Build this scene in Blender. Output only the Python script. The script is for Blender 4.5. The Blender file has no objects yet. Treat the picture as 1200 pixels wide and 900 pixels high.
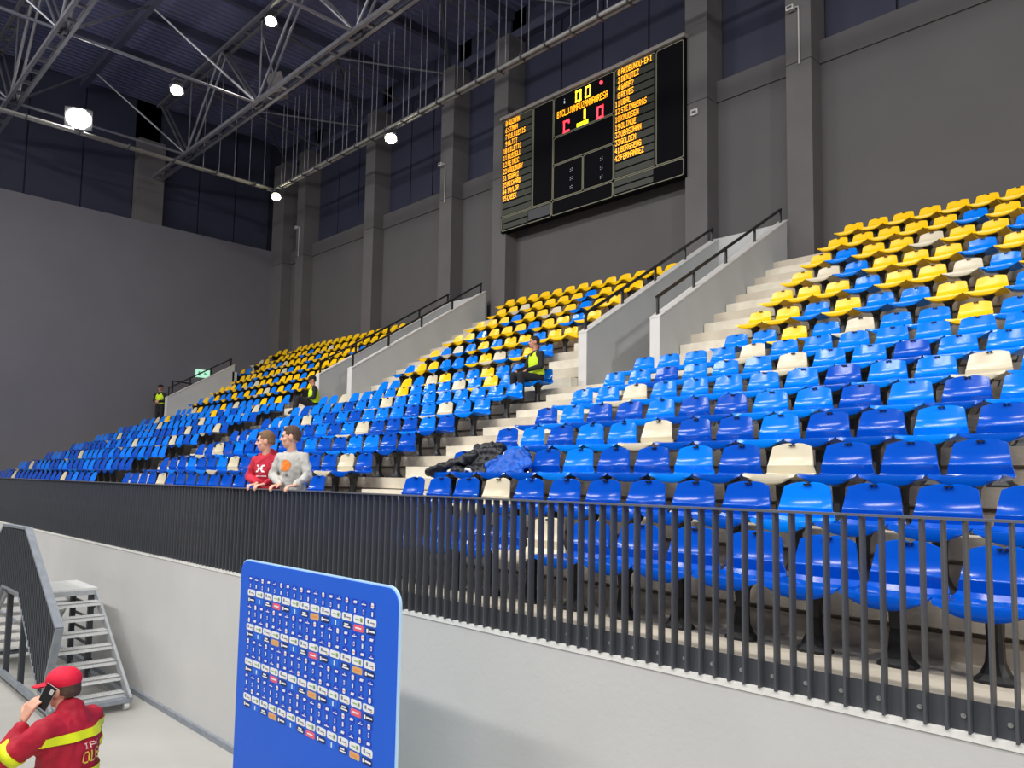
import bpy, bmesh, math, random
from mathutils import Vector, Matrix
from mathutils.bvhtree import BVHTree

S = bpy.context.scene
COL = S.collection
R_ = math.radians
random.seed(7)

# ------------------------------------------------------------------ camera, world, lights, exposure
H = 3.08                                   # eye height above the court floor
cam_d = bpy.data.cameras.new('camera')
cam = bpy.data.objects.new('camera', cam_d); COL.objects.link(cam)
rot = Matrix(((0.700341669673845, 0.04556588928066496, 0.7123519463386854),
              (0.7136177996326695, -0.06771740289723757, -0.6972546087278879),
              (0.016467597453119792, 0.9966634853745346, -0.07994194865780181)))
cam.matrix_world = Matrix.Translation((0, 0, H)) @ rot.to_4x4()
cam_d.sensor_width = 36.0
cam_d.lens = 901.55 / 1200 * 36
cam_d.shift_y = (489.86 - 450) / 1200
cam_d.clip_end = 200
S.camera = cam

w = bpy.data.worlds.new('hall'); S.world = w; w.use_nodes = True
w.node_tree.nodes['Background'].inputs[0].default_value = (0.80, 0.84, 1.0, 1)
w.node_tree.nodes['Background'].inputs[1].default_value = 0.20

S.view_settings.view_transform = 'Standard'
S.view_settings.look = 'None'
S.view_settings.gamma = 1.0
S.view_settings.use_curve_mapping = False
S.view_settings.exposure = 0.0

def flood(loc, target, power, size=1.1, size_y=.6, col=(1, .985, .965)):
    d = bpy.data.lights.new('hall_floodlight', 'AREA')
    d.shape = 'RECTANGLE'; d.size = size; d.size_y = size_y
    d.energy = power; d.color = col
    d.spread = R_(150)
    o = bpy.data.objects.new('hall_floodlight', d); COL.objects.link(o)
    o.location = loc
    o.rotation_euler = (Vector(target) - Vector(loc)).to_track_quat('-Z', 'Y').to_euler()
    return o

# the hall's floodlight rows under the roof, over the court side, and one added side lamp
for x in (-25, -11, 3):
    flood((x, -6.5, 13.4), (x - 1, 8, 4.0), 820, 8.0, .5)
    flood((x + 4, -2.5, 17.0), (x + 3, 8, 3.0), 720, 8.0, .5)
flood((15, -1.0, 14.5), (-6, 11, 5.0), 1050, 1.4, 1.0)  # added side lamp to brighten parapet faces that the rows leave dark
for x in (-22, -12, -2):
    flood((x, 2.2, 15.0), (x, 5.5, 2.0), 170, 1.0, .6)

# ------------------------------------------------------------------ materials
def lin(c):
    out = []
    for v in c:
        v /= 255.0
        out.append(v / 12.92 if v <= .04045 else ((v + .055) / 1.055) ** 2.4)
    return out

MATS = {}
def mat(name, rgb, rough=.6, metal=0.0, var=0.0, scale=8.0, bump=0.0, bscale=60.0, emit=0.0, spec=.5, coat=0.0, stretch=None, detail=4.0):
    m = bpy.data.materials.new(name); m.use_nodes = True
    nt = m.node_tree; b = nt.nodes['Principled BSDF']
    c = lin(rgb)
    b.inputs['Base Color'].default_value = (*c, 1)
    b.inputs['Roughness'].default_value = rough
    b.inputs['Metallic'].default_value = metal
    b.inputs['Specular IOR Level'].default_value = spec
    if coat:
        b.inputs['Coat Weight'].default_value = coat
        b.inputs['Coat Roughness'].default_value = .12
    if emit:
        b.inputs['Emission Color'].default_value = (*c, 1)
        b.inputs['Emission Strength'].default_value = emit
    if var or bump:
        tc = nt.nodes.new('ShaderNodeTexCoord')
        src = tc.outputs['Object']
        if stretch:
            mp = nt.nodes.new('ShaderNodeMapping'); mp.inputs['Scale'].default_value = stretch
            nt.links.new(src, mp.inputs['Vector']); src = mp.outputs['Vector']
    if var:
        n = nt.nodes.new('ShaderNodeTexNoise'); n.inputs['Scale'].default_value = scale; n.inputs['Detail'].default_value = detail
        nt.links.new(src, n.inputs['Vector'])
        r = nt.nodes.new('ShaderNodeValToRGB')
        r.color_ramp.elements[0].position = .3; r.color_ramp.elements[1].position = .7
        r.color_ramp.elements[0].color = (*[max(0, v * (1 - var)) for v in c], 1)
        r.color_ramp.elements[1].color = (*[min(1, v * (1 + var)) for v in c], 1)
        nt.links.new(n.outputs['Fac'], r.inputs['Fac'])
        nt.links.new(r.outputs['Color'], b.inputs['Base Color'])
    if bump:
        n2 = nt.nodes.new('ShaderNodeTexNoise'); n2.inputs['Scale'].default_value = bscale; n2.inputs['Detail'].default_value = 3
        nt.links.new(src, n2.inputs['Vector'])
        bp = nt.nodes.new('ShaderNodeBump'); bp.inputs['Strength'].default_value = bump; bp.inputs['Distance'].default_value = .01
        nt.links.new(n2.outputs['Fac'], bp.inputs['Height'])
        nt.links.new(bp.outputs['Normal'], b.inputs['Normal'])
    MATS[name] = m
    return m

mat('seat_B', (0, 122, 232), .16, var=.05, scale=3, spec=.3)
mat('seat_D', (0, 77, 184), .16, var=.05, scale=3, spec=.3)
mat('seat_W', (208, 198, 172), .28, var=.04, scale=3)
mat('seat_Y', (250, 200, 4), .25, var=.04, scale=3)
mat('black_plastic', (22, 22, 24), .45)
mat('concrete', (196, 186, 168), .85, var=.14, scale=2.2, bump=.35, bscale=40)
mat('step_concrete', (216, 208, 190), .85, var=.12, scale=3.5, bump=.35, bscale=40)  # terrace concrete made paler, the light on the open steps put into it
mat('riser_concrete', (186, 174, 156), .9, var=.18, scale=2.0, bump=.3, bscale=30)
mat('fascia', (196, 195, 192), .75, var=.035, scale=1.1, bump=.12, bscale=25)
mat('fascia_cap', (228, 226, 220), .7, var=.06, scale=6)
mat('wall_grey', (85, 83, 83), .85, var=.05, scale=.6, bump=.12, bscale=20)
mat('wall_end_grey', (103, 101, 106), .85, var=.05, scale=.5, bump=.12, bscale=20)
mat('pillar_grey', (92, 89, 89), .8, var=.07, scale=1.2, bump=.15, bscale=18)
mat('parapet_grey', (180, 181, 180), .8, var=.05, scale=1.2, bump=.1, bscale=20)
mat('parapet_end', (205, 202, 198), .75, var=.04, scale=3)  # parapet paint lightened for the light on its front end; coping shares it
mat('window_dark', (52, 53, 70), .4, var=.08, scale=.7, spec=.4)
mat('mullion', (40, 40, 54), .5)
mat('deck', (98, 101, 132), .6, var=.08, scale=1.0)
mat('purlin', (62, 63, 82), .55)
mat('steel', (128, 128, 134), .42, metal=.55, var=.1, scale=4)
mat('steel_dark', (84, 85, 92), .5, metal=.4, var=.08, scale=4)
mat('pipe', (150, 150, 146), .45, metal=.3, var=.08, scale=5)
mat('wire', (150, 152, 160), .5, metal=.3)
mat('rail_black', (80, 82, 87), .45, metal=.2, var=.08, scale=6)
mat('rail_top', (120, 122, 126), .35, metal=.5)
mat('hand_rail', (34, 34, 37), .4, metal=.2)
mat('bolt', (190, 190, 188), .3, metal=.9)
mat('floor', (176, 174, 168), .45, var=.05, scale=1.3, bump=.04, bscale=90)
mat('galv', (178, 181, 184), .42, metal=.45, var=.12, scale=14)
mat('galv_grey', (142, 148, 156), .5, metal=.3, var=.12, scale=10)
mat('guard_dark', (58, 62, 68), .55, metal=.1)
mat('tread_white', (222, 223, 222), .4, metal=.25, var=.08, scale=30)
mat('wheel', (205, 205, 200), .5)
mat('board_blue', (20, 94, 214), .55, var=.02, scale=2)
mat('board_edge', (190, 226, 250), .4)
mat('board_back', (186, 188, 192), .6)
mat('print_white', (238, 240, 240), .5)
mat('print_navy', (16, 34, 96), .5)
mat('print_midblue', (24, 110, 226), .5)
mat('print_darkblue', (14, 58, 190), .5)
mat('print_red', (240, 96, 118), .5)
mat('print_tan', (222, 172, 116), .5)
mat('print_green', (150, 186, 120), .5)
mat('print_grey', (120, 126, 136), .5)
mat('print_orange', (238, 150, 60), .5)
mat('sb_black', (6, 6, 10), .8, spec=.1)
mat('sb_panel', (6, 6, 11), .8, spec=.1)
mat('sb_strip', (44, 46, 36), .5)
mat('sb_strip2', (52, 54, 58), .5)
mat('sb_frame', (122, 120, 98), .5)
mat('sb_top', (150, 144, 138), .5)
mat('led_amber', (255, 168, 20), .5, emit=2.0)
mat('led_yellow', (255, 214, 40), .5, emit=3.6)
mat('led_green', (232, 246, 20), .5, emit=2.0)
mat('led_red', (255, 46, 60), .5, emit=4.0)
mat('led_dim', (180, 190, 200), .5, emit=.35)
mat('lamp_glow', (255, 246, 214), .5, emit=32.0)
mat('lamp_glow_big', (255, 252, 244), .5, emit=90.0)
mat('lamp_body', (70, 71, 74), .5)
mat('speaker_grey', (112, 108, 106), .7, var=.15, scale=9)
mat('exit_green', (170, 224, 196), .5, emit=.8)
mat('exit_mark', (60, 150, 110), .5, emit=.6)
mat('conduit', (180, 178, 174), .5)
mat('skin', (226, 172, 146), .55, var=.05, scale=14)
mat('skin_dark', (196, 138, 114), .55, var=.06, scale=14)
mat('eye', (40, 30, 28), .3)
mat('lips', (190, 110, 100), .5)
mat('hair_brown', (122, 92, 66), .8, var=.25, scale=60, bump=.5, bscale=160)
mat('hair_dark', (84, 62, 50), .8, var=.25, scale=60, bump=.5, bscale=160)
mat('hair_black', (34, 28, 26), .8, var=.2, scale=60, bump=.4, bscale=160)
mat('hoodie_red', (192, 34, 58), .85, var=.12, scale=9, bump=.5, bscale=16)
mat('sweat_grey', (186, 184, 178), .9, var=.10, scale=8, bump=.5, bscale=14)
mat('cloth_black', (24, 24, 30), .85, var=.2, scale=8, bump=.4, bscale=18)
mat('cloth_navy', (34, 38, 52), .85, var=.15, scale=8)
mat('hi_vis', (200, 232, 24), .7, var=.08, scale=9, bump=.4, bscale=14)
mat('cap_red', (226, 22, 58), .75, var=.08, scale=12)
mat('jacket_red', (176, 18, 46), .75, var=.14, scale=7, bump=.6, bscale=12)
mat('band_yellow', (232, 240, 20), .5, var=.04, scale=20)
mat('text_yellow', (236, 206, 70), .6)
mat('text_pale', (236, 208, 190), .6)
mat('logo_white', (244, 240, 240), .7)
mat('logo_orange', (236, 128, 38), .8)
mat('shoe', (40, 40, 44), .7)
mat('phone', (26, 28, 32), .25)
mat('phone_edge', (200, 196, 190), .3)
mat('down_black', (22, 24, 30), .55, var=.15, scale=10, bump=.5, bscale=18)
mat('jacket_blue', (10, 86, 186), .6, var=.2, scale=8, bump=.6, bscale=10)
mat('bag_orange', (214, 166, 92), .7)

# corrugated roof deck: fine relief
def ribbed(m, axis_scale, strength, dist):
    nt = m.node_tree; b = nt.nodes['Principled BSDF']
    tc = nt.nodes.new('ShaderNodeTexCoord')
    wv = nt.nodes.new('ShaderNodeTexWave'); wv.bands_direction = 'X'; wv.inputs['Scale'].default_value = axis_scale
    nt.links.new(tc.outputs['Object'], wv.inputs['Vector'])
    bp = nt.nodes.new('ShaderNodeBump'); bp.inputs['Strength'].default_value = strength; bp.inputs['Distance'].default_value = dist
    nt.links.new(wv.outputs['Fac'], bp.inputs['Height']); nt.links.new(bp.outputs['Normal'], b.inputs['Normal'])
ribbed(MATS['deck'], 1.2, .6, .05)

# ------------------------------------------------------------------ mesh helpers
class MB:
    def __init__(s): s.v = []; s.f = []; s.m = []
    def add(s, vs, fs, mi=0):
        o = len(s.v); s.v += [tuple(v) for v in vs]
        for f in fs: s.f.append(tuple(i + o for i in f)); s.m.append(mi)
    def box(s, x0, x1, y0, y1, z0, z1, mi=0):
        s.add([(x0,y0,z0),(x1,y0,z0),(x1,y1,z0),(x0,y1,z0),(x0,y0,z1),(x1,y0,z1),(x1,y1,z1),(x0,y1,z1)],
              [(3,2,1,0),(4,5,6,7),(0,1,5,4),(1,2,6,5),(2,3,7,6),(3,0,4,7)], mi)
    def quad(s, a, b, c, d, mi=0): s.add([a, b, c, d], [(0,1,2,3)], mi)
    def prism(s, poly, d0, d1, axis='X', mi=0):
        """poly: list of 2D points; extruded along axis from d0 to d1"""
        n = len(poly)
        def P(p, d):
            if axis == 'X': return (d, p[0], p[1])
            if axis == 'Y': return (p[0], d, p[1])
            return (p[0], p[1], d)
        vs = [P(p, d0) for p in poly] + [P(p, d1) for p in poly]
        fs = [tuple(range(n)), tuple(range(2*n-1, n-1, -1))] + [(i, (i+1) % n + 0, (i+1) % n + n, i + n) for i in range(n)]
        s.add(vs, fs, mi)
    def tube(s, path, r, n=8, mi=0, r1=None):
        path = [Vector(p) for p in path]
        rings = []
        for i, p in enumerate(path):
            if i == 0: t = path[1] - p
            elif i == len(path) - 1: t = p - path[i-1]
            else: t = (path[i+1] - p).normalized() + (p - path[i-1]).normalized()
            t.normalize()
            a = Vector((0,0,1)) if abs(t.z) < .9 else Vector((1,0,0))
            u = t.cross(a).normalized(); v = t.cross(u)
            rr = r if r1 is None else r + (r1 - r) * i / (len(path) - 1)
            rings.append([p + (u * math.cos(2*math.pi*k/n) + v * math.sin(2*math.pi*k/n)) * rr for k in range(n)])
        vs = [q for ring in rings for q in ring]
        fs = []
        for i in range(len(rings) - 1):
            for k in range(n):
                fs.append((i*n+k, i*n+(k+1) % n, (i+1)*n+(k+1) % n, (i+1)*n+k))
        fs.append(tuple(range(n-1, -1, -1))); fs.append(tuple((len(rings)-1)*n + k for k in range(n)))
        s.add(vs, fs, mi)
    def beam(s, a, b, wx, wz, mi=0):
        a = Vector(a); b = Vector(b); t = (b - a).normalized()
        up = Vector((0,0,1)) if abs(t.z) < .95 else Vector((0,1,0))
        u = t.cross(up).normalized(); v = u.cross(t).normalized()
        vs = []
        for p in (a, b):
            for (i, j) in ((-1,-1),(1,-1),(1,1),(-1,1)): vs.append(p + u*i*wx/2 + v*j*wz/2)
        s.add(vs, [(0,1,2,3),(7,6,5,4),(0,4,5,1),(1,5,6,2),(2,6,7,3),(3,7,4,0)], mi)
    def mesh(s, name):
        me = bpy.data.meshes.new(name); me.from_pydata(s.v, [], s.f)
        if any(s.m): me.polygons.foreach_set('material_index', s.m)
        bm = bmesh.new(); bm.from_mesh(me); bmesh.ops.recalc_face_normals(bm, faces=bm.faces); bm.to_mesh(me); bm.free()
        me.update(); return me

def link(name, me, mats, parent=None, smooth=False):
    if not isinstance(mats, (list, tuple)): mats = [mats]
    if not me.materials:
        for m in mats: me.materials.append(MATS[m] if isinstance(m, str) else m)
    if smooth:
        me.polygons.foreach_set('use_smooth', [True] * len(me.polygons))
    o = bpy.data.objects.new(name, me); COL.objects.link(o)
    if parent: o.parent = parent
    return o
def build(name, mb, mats, parent=None, smooth=False): return link(name, mb.mesh(name), mats, parent, smooth)
def empty(name, loc=(0,0,0), rz=0):
    o = bpy.data.objects.new(name, None); COL.objects.link(o); o.location = loc; o.rotation_euler = (0,0,rz)
    o.empty_display_size = .1; return o
def tag(o, label=None, cat=None, group=None, kind=None):
    if label: o['label'] = label
    if cat: o['category'] = cat
    if group: o['group'] = group
    if kind: o['kind'] = kind
    return o
def structure(o, label=None): return tag(o, label=label, kind='structure')
def bevel_mesh(me, w_, seg=2):
    bm = bmesh.new(); bm.from_mesh(me)
    bmesh.ops.bevel(bm, geom=bm.edges[:], offset=w_, segments=seg, affect='EDGES', profile=.6)
    bm.to_mesh(me); bm.free(); return me

# ------------------------------------------------------------------ measures of the hall
XE, YW, YF = -32.9, 16.9, 4.0
XR = 1.6                                    # where the built part of the stand stops, beyond the frame
ys = lambda r: 5.084 + .8*(r-1) if r < 9 else 11.453 + .825*(r-9)       # back of a seat in row r
zt = lambda r: 2.03 + .3507*(r-1) if r < 9 else 4.83 + .52*(r-9)        # tread height of row r
yf = lambda r: (YF + .06 if r == 1 else ys(r) - .68)                     # front edge of tread r
VOMS = [(-9.6, -8.1), (-19.6, -18.1)]       # clear openings of the two entrances
V3 = (XE, -31.1)

# ------------------------------------------------------------------ the shell
mb = MB(); mb.box(XE - .3, 8, -16, YF + .1, -.12, 0)
floor = structure(build('floor', mb, 'floor'), 'pale court floor')

mb = MB(); mb.box(XE, XR + 4, YF + .02, YF + .22, 0, 1.94)
wf = structure(build('wall_front', mb, 'fascia'), 'light grey rendered wall below the railing')
mb = MB(); mb.box(XE, XR + 4, YF + .014, YF + .22, 1.93, 1.965)
build('wall_cap', mb, 'fascia_cap', wf)
mb = MB(); mb.box(XE, XR + 4, YF - .02, YF + .02, 0, .07)
structure(build('baseboard_front', mb, 'galv_grey'))

mb = MB(); mb.box(XE - .4, XR + 4, YW, YW + .35, 0, 13.3)
wb = structure(build('wall_back', mb, 'wall_grey'), 'dark grey back wall above the seats')
mb = MB(); mb.box(XE, XR + 4, YW - .05, YW + .05, 12.74, 13.3)
build('ledge', mb, 'wall_grey', wb)
PILL = [(-7.88,-7.28), (-10.59,-9.95), (-17.82,-17.18), (-20.54,-19.88), (-25.24,-24.59), (-30.6,-29.95), (-32.9,-31.85)]
for (a, b) in PILL:
    mb = MB(); mb.box(a, b, 16.4, YW + .3, 6.0, 12.72); mb.box(a, b, 16.4, YW + .3, 12.735, 17.45)
    build('pillar', mb, 'pillar_grey', wb)

mb = MB(); mb.box(XE - .55, XE, -16, YW + .3, 0, 13.45)
wl = structure(build('wall_left', mb, 'wall_end_grey'), 'tall plain dark grey end wall')
for (a, b) in ((10.4, 11.47), (-3.2, -2.2), (3.6, 4.6)):
    mb = MB(); mb.box(XE - .5, XE + .004, a, b, 13.45, 16.95)
    build('pillar', mb, 'pillar_grey', wl)

# dark glazing above the ledges
bays_back = [(-7.28, XR + 4), (-9.95, -7.88), (-17.18, -10.59), (-19.88, -17.82), (-24.59, -20.54), (-29.95, -25.24), (-31.85, -30.6)]
wn = 0
for (a, b) in bays_back:
    wn += 1
    mb = MB(); mb.box(XE - .6 if a < -31 else a - .7, b + .7, YW + .30, YW + .36, 13.3, 18.75)
    wo = structure(build('window_%d' % wn, mb, 'mullion'))
    n = max(1, round((b - a) / 1.55))
    for i in range(n):
        x0 = a + (b-a)*i/n; x1 = a + (b-a)*(i+1)/n
        mb = MB(); mb.box(x0 + .03, x1 - .03, YW + .22, YW + .302, 13.32, 18.7)
        build('pane', mb, 'window_dark', wo)
for (a, b) in ((11.47, 16.4), (4.6, 10.4), (-2.2, 3.6)):
    wn += 1
    mb = MB(); mb.box(XE - .56, XE - .50, a - 1.2, b + 1.0, 13.45, 18.75)
    wo = structure(build('window_%d' % wn, mb, 'mullion'))
    n = max(1, round((b - a) / 1.7))
    for i in range(n):
        y0 = a + (b-a)*i/n; y1 = a + (b-a)*(i+1)/n
        mb = MB(); mb.box(XE - .502, XE - .42, y0 + .03, y1 - .03, 13.47, 18.7)
        build('pane', mb, 'window_dark', wo)

# roof deck and purlins
mb = MB(); mb.box(XE - .6, XR + 4, -16, YW + .4, 18.75, 18.9)
ceil = structure(build('ceiling', mb, 'deck'), 'dark blue-grey corrugated roof deck')
for x in (-29.6, -26.6, -23.7, -20.7, -17.8, -14.8, -11.9, -8.9, -6.0, -3.0):
    mb = MB(); mb.box(x - .09, x + .09, -14, YW + .25, 18.45, 18.76)
    build('purlin', mb, 'purlin', ceil)
for y in (2.4, 8.2, 14.0):
    mb = MB(); mb.box(XE, XR + 3, y - .1, y + .1, 18.2, 18.46)
    build('roof_beam', mb, 'purlin', ceil)
mb = MB(); mb.box(XE, XR + 3, YW - .05, YW + .22, 17.5, 17.8); build('roof_beam', mb, 'purlin', ceil)
for i in range(5):
    x = -29.6 + 5.9*i
    for (p, q) in (((x, 14.0, 18.2), (x + 2.95, YW, 17.6)), ((x, 14.0, 18.2), (x - 2.95, YW, 17.6)), ((x, YW, 17.6), (x, 11.12, 18.3))):
        mb = MB(); mb.tube([p, q], .05, 6); build('brace', mb, 'steel_dark', ceil)

# ------------------------------------------------------------------ grandstand
gs = empty('floor_terrace', (0, 0, 0))
structure(gs, 'stepped beige concrete terrace rising from railing to back wall')
def spans(r):
    if r < 10: return [(XE, XR)]
    out = []; x = -31.1 if ys(r) < 13.9 else XE
    for (a, b) in reversed(VOMS): out.append((x, a - .2)); x = b + .2
    out.append((x, XR)); return out
for r in range(1, 16):
    mb = MB(); y0 = yf(r); y1 = (ys(r+1) - .68 if r < 15 else YW)
    for (a, b) in spans(r):
        mb.box(a, b, y0, y1 + .08, zt(r) - (.16 if r < 9 else .2), zt(r))
    build('terrace_step', mb, 'concrete', gs)
    if r > 1:
        mb = MB()
        for (a, b) in spans(r):
            mb.box(a, b, y0 + .035, y0 + .20, zt(r-1) - .1, zt(r) - .195 if r < 9 else zt(r) - .235)
            mb.box(a, b, y0 + .10, y0 + .20, zt(r) - .25, zt(r) - .12)
        build('riser', mb, 'riser_concrete', gs)
AISLE_L = [(-9.72, -7.97), (-20.1, -18.35)]
for r in range(2, 10):
    for (a, b) in AISLE_L:
        mb = MB(); h = (zt(r) - zt(r-1)) / 2
        mb.box(a, b, yf(r) - .38, yf(r) + .05, zt(r-1) - .01, zt(r-1) + h)
        build('aisle_step', mb, 'step_concrete', gs)
AISLE_U = [(-11.18, -9.82), (-7.88, -6.7), (-21.2, -19.82), (-17.88, -16.68)]
for r in range(10, 16):
    for (a, b) in AISLE_U:
        mb = MB(); h = (zt(r) - zt(r-1)) / 2
        mb.box(a, b, yf(r) - .40, yf(r) + .05, zt(r-1) - .01, zt(r-1) + h)
        build('aisle_step', mb, 'step_concrete', gs)
# floors and rear walls of the entrances
for (a, b) in VOMS:
    mb = MB(); mb.box(a, b, 11.3, 16.5, 4.6, 4.83); build('entrance_floor', mb, 'concrete', gs)
    mb = MB(); mb.box(a, b, 16.3, 16.5, 4.83, 9.0); build('entrance_back', mb, 'parapet_grey', gs)
mb = MB(); mb.box(XE, -31.1, 11.3, 14.2, 4.6, 4.83); build('entrance_floor', mb, 'concrete', gs)
mb = MB(); mb.box(XE, -31.1, 14.0, 14.2, 4.83, 7.4); build('entrance_back', mb, 'parapet_grey', gs)

# parapets with handrails
def parapet(x0, x1, y0, y1, z0, z1, label, posts=5):
    root = empty('parapet', (x1, y0, 4.83))
    tag(root, label, 'parapet', 'sloping entrance parapets')
    L = lambda y: z0 + (z1 - z0) * (y - y0) / (y1 - y0)
    def loc(mb):
        mb.v = [(v[0] - x1, v[1] - y0, v[2] - 4.83) for v in mb.v]; return mb
    mb = MB(); mb.prism([(y0 + .01, 4.3), (y1, 4.3 if y1 > 15 else 4.6), (y1, z1), (y0 + .01, z0)], x0, x1)
    build('wall_panel', loc(mb), 'parapet_grey', root)
    mb = MB(); mb.box(x0 - .005, x1 + .005, y0 - .01, y0 + .015, 4.5, z0 + .005)
    build('end_face', loc(mb), 'parapet_end', root)  # lit front end, its light put into a paler colour than the panel
    mb = MB(); mb.prism([(y0 - .01, z0), (y1 + .01, z1), (y1 + .01, z1 + .03), (y0 - .01, z0 + .03)], x0 - .012, x1 + .012)
    build('coping', loc(mb), 'parapet_end', root)
    xm = (x0 + x1) / 2
    ya, yb = y0 + .08, y1 - .12
    h = .34
    mb = MB(); mb.beam((xm, ya - .03, L(ya) + h), (xm, yb + .03, L(yb) + h), .05, .05); build('handrail', loc(mb), 'hand_rail', root)
    for i in range(posts):
        y = ya + (yb - ya) * i / (posts - 1)
        mb = MB(); mb.box(xm - .02, xm + .02, y - .025, y + .025, L(y), L(y) + h)
        build('rail_post', loc(mb), 'hand_rail', root)
    return root
parapet(-9.8, -9.6, 11.4, 16.3, 5.97, 8.98, 'grey parapet of the entrance under the scoreboard, bordering yellow seats')
parapet(-8.1, -7.9, 11.4, 16.4, 6.03, 9.07, 'grey parapet of the entrance beside the large side stairs, ending against a pillar')
parapet(-19.8, -19.6, 11.4, 16.3, 5.99, 8.98, 'grey parapet behind another, with a seated steward at its foot')
parapet(-18.1, -17.9, 11.4, 16.25, 6.02, 9.05, 'grey parapet rising from the seated steward towards the scoreboard')
parapet(-31.3, -31.1, 11.4, 14.08, 6.08, 7.69, 'short pale parapet beside the end wall and standing steward', 4)

# ------------------------------------------------------------------ front railing
rl = empty('front_railing', (0, YF, 1.965))
tag(rl, 'long dark metal railing of close upright bars along the stand', 'railing')
mb = MB(); mb.box(XE, XR, YF - YF - .008, .062, 2.925 - 1.965, 2.937 - 1.965); build('top_rail', mb, 'rail_top', rl)
mb = MB(); mb.box(XE, XR, .046, .056, 1.965 - 1.965, 2.105 - 1.965); build('base_strip', mb, 'rail_black', rl)
PB = .0933
mb = MB(); mb.box(-.006, .006, 0, .058, 0, .962); bar_me = mb.mesh('baluster'); bar_me.materials.append(MATS['rail_black'])
xs = []
x = -.9083 + PB * 8
while x > XE + .1: xs.append(x); x -= PB
near = [x for x in xs if x < -.62][:300]; nset = set(near)
for x in near:
    o = bpy.data.objects.new('baluster', bar_me); COL.objects.link(o); o.parent = rl; o.location = (x, 0, 0)
mb = MB()
for x in xs:
    if x not in nset: mb.box(x - .006, x + .006, 0, .058, 0, .962)
o = build('baluster_run', mb, 'rail_black', rl); o['kind'] = 'stuff'
mb = MB(); mb.tube([(0, .047, 0), (0, .038, 0)], .012, 8); mb.tube([(0, .038, 0), (0, .032, 0)], .007, 6)
bolt_me = mb.mesh('bolt'); bolt_me.materials.append(MATS['bolt'])
for i in range(60):
    o = bpy.data.objects.new('bolt', bolt_me); COL.objects.link(o); o.parent = rl; o.location = (-.755 - .1866*i, 0, .068)

# ------------------------------------------------------------------ seats
def seat_shell(nu, hi=True):
    #        y      z     half  side_dz side_dy(forward)
    prof = [(-.445, .342, .170, .060, 0.0),
            (-.468, .352, .205, .050, 0.0),
            (-.478, .385, .234, .028, 0.0),
            (-.470, .424, .243, .010, 0.0),
            (-.430, .434, .244, .010, 0.0),
            (-.30,  .412, .244, .022, 0.0),
            (-.14,  .398, .242, .028, 0.0),
            (-.056, .410, .236, .024, .014),
            (-.030, .445, .226, .008, .024),
            (-.045, .518, .212, 0.0,  .028),
            (-.033, .530, .210, 0.0,  .026),
            (-.018, .610, .197, 0.0,  .024),
            (-.006, .685, .182, 0.0,  .019),
            (-.002, .710, .170, -.008, .018),
            (.010,  .720, .152, -.014, .012)]
    if not hi: prof = [prof[i] for i in (0, 3, 5, 7, 9, 11, 14)]
    vs = []; fs = []
    for j, (y, z, hw, sz, sy) in enumerate(prof):
        for i in range(nu):
            u = -1 + 2*i/(nu-1); a = abs(u)
            zz = z + sz * a**3; yy = y - sy * a**2.2
            if hi and j >= len(prof) - 2 and a < .14: zz -= .014
            if j >= len(prof) - 2: zz -= .010 * a**4
            vs.append((u*hw, yy, zz))
    for j in range(len(prof)-1):
        for i in range(nu-1):
            fs.append((j*nu+i, j*nu+i+1, (j+1)*nu+i+1, (j+1)*nu+i))
    return vs, fs
vs, fs = seat_shell(11)
mb = MB(); mb.add(vs, fs)
me = mb.mesh('shell')
bm = bmesh.new(); bm.from_mesh(me)
bmesh.ops.recalc_face_normals(bm, faces=bm.faces)
if sum((f.normal.z for f in bm.faces)) < 0: bmesh.ops.reverse_faces(bm, faces=bm.faces)
bmesh.ops.solidify(bm, geom=bm.faces[:], thickness=.012)
bm.to_mesh(me); bm.free()
me.polygons.foreach_set('use_smooth', [True]*len(me.polygons))
me.set_sharp_from_angle(angle=R_(38)) if hasattr(me, 'set_sharp_from_angle') else None
me.materials.append(MATS['seat_B'])
shell_me = me
mb = MB()
for sx in (-1, 1): mb.box(sx*.016 - .010, sx*.016 + .010, -.030, .004, .694, .708)
slot_me = mb.mesh('grip_slot'); slot_me.materials.append(MATS['black_plastic'])

def pedestal_mb(mb, ox=0, oy=0, oz=0, lo=False):
    prof = [(0, .105, .075, 0), (.018, .105, .075, 0), (.05, .07, .06, 0), (.11, .045, .048, 0), (.22, .038, .042, .01), (.33, .040, .06, .01), (.395, .075, .11, .0)]
    if lo: prof = [prof[i] for i in (0, 3, 6)]
    n = 4 if lo else 8
    vs = []
    for (z, hx, hy, dy) in prof:
        for k in range(n):
            if n == 4: c, s_ = ((-1,-1),(1,-1),(1,1),(-1,1))[k]
            else: c, s_ = ((-1,-.6),(-.6,-1),(.6,-1),(1,-.6),(1,.6),(.6,1),(-.6,1),(-1,.6))[k]
            vs.append((ox + c*hx, oy - .235 + dy + s_*hy, oz + z))
    fs = [tuple(range(n-1, -1, -1))] + [(j*n+k, j*n+(k+1) % n, (j+1)*n+(k+1) % n, (j+1)*n+k) for j in range(len(prof)-1) for k in range(n)]
    mb.add(vs, fs)
mb = MB(); pedestal_mb(mb); ped_me = mb.mesh('pedestal'); ped_me.materials.append(MATS['black_plastic'])

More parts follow.
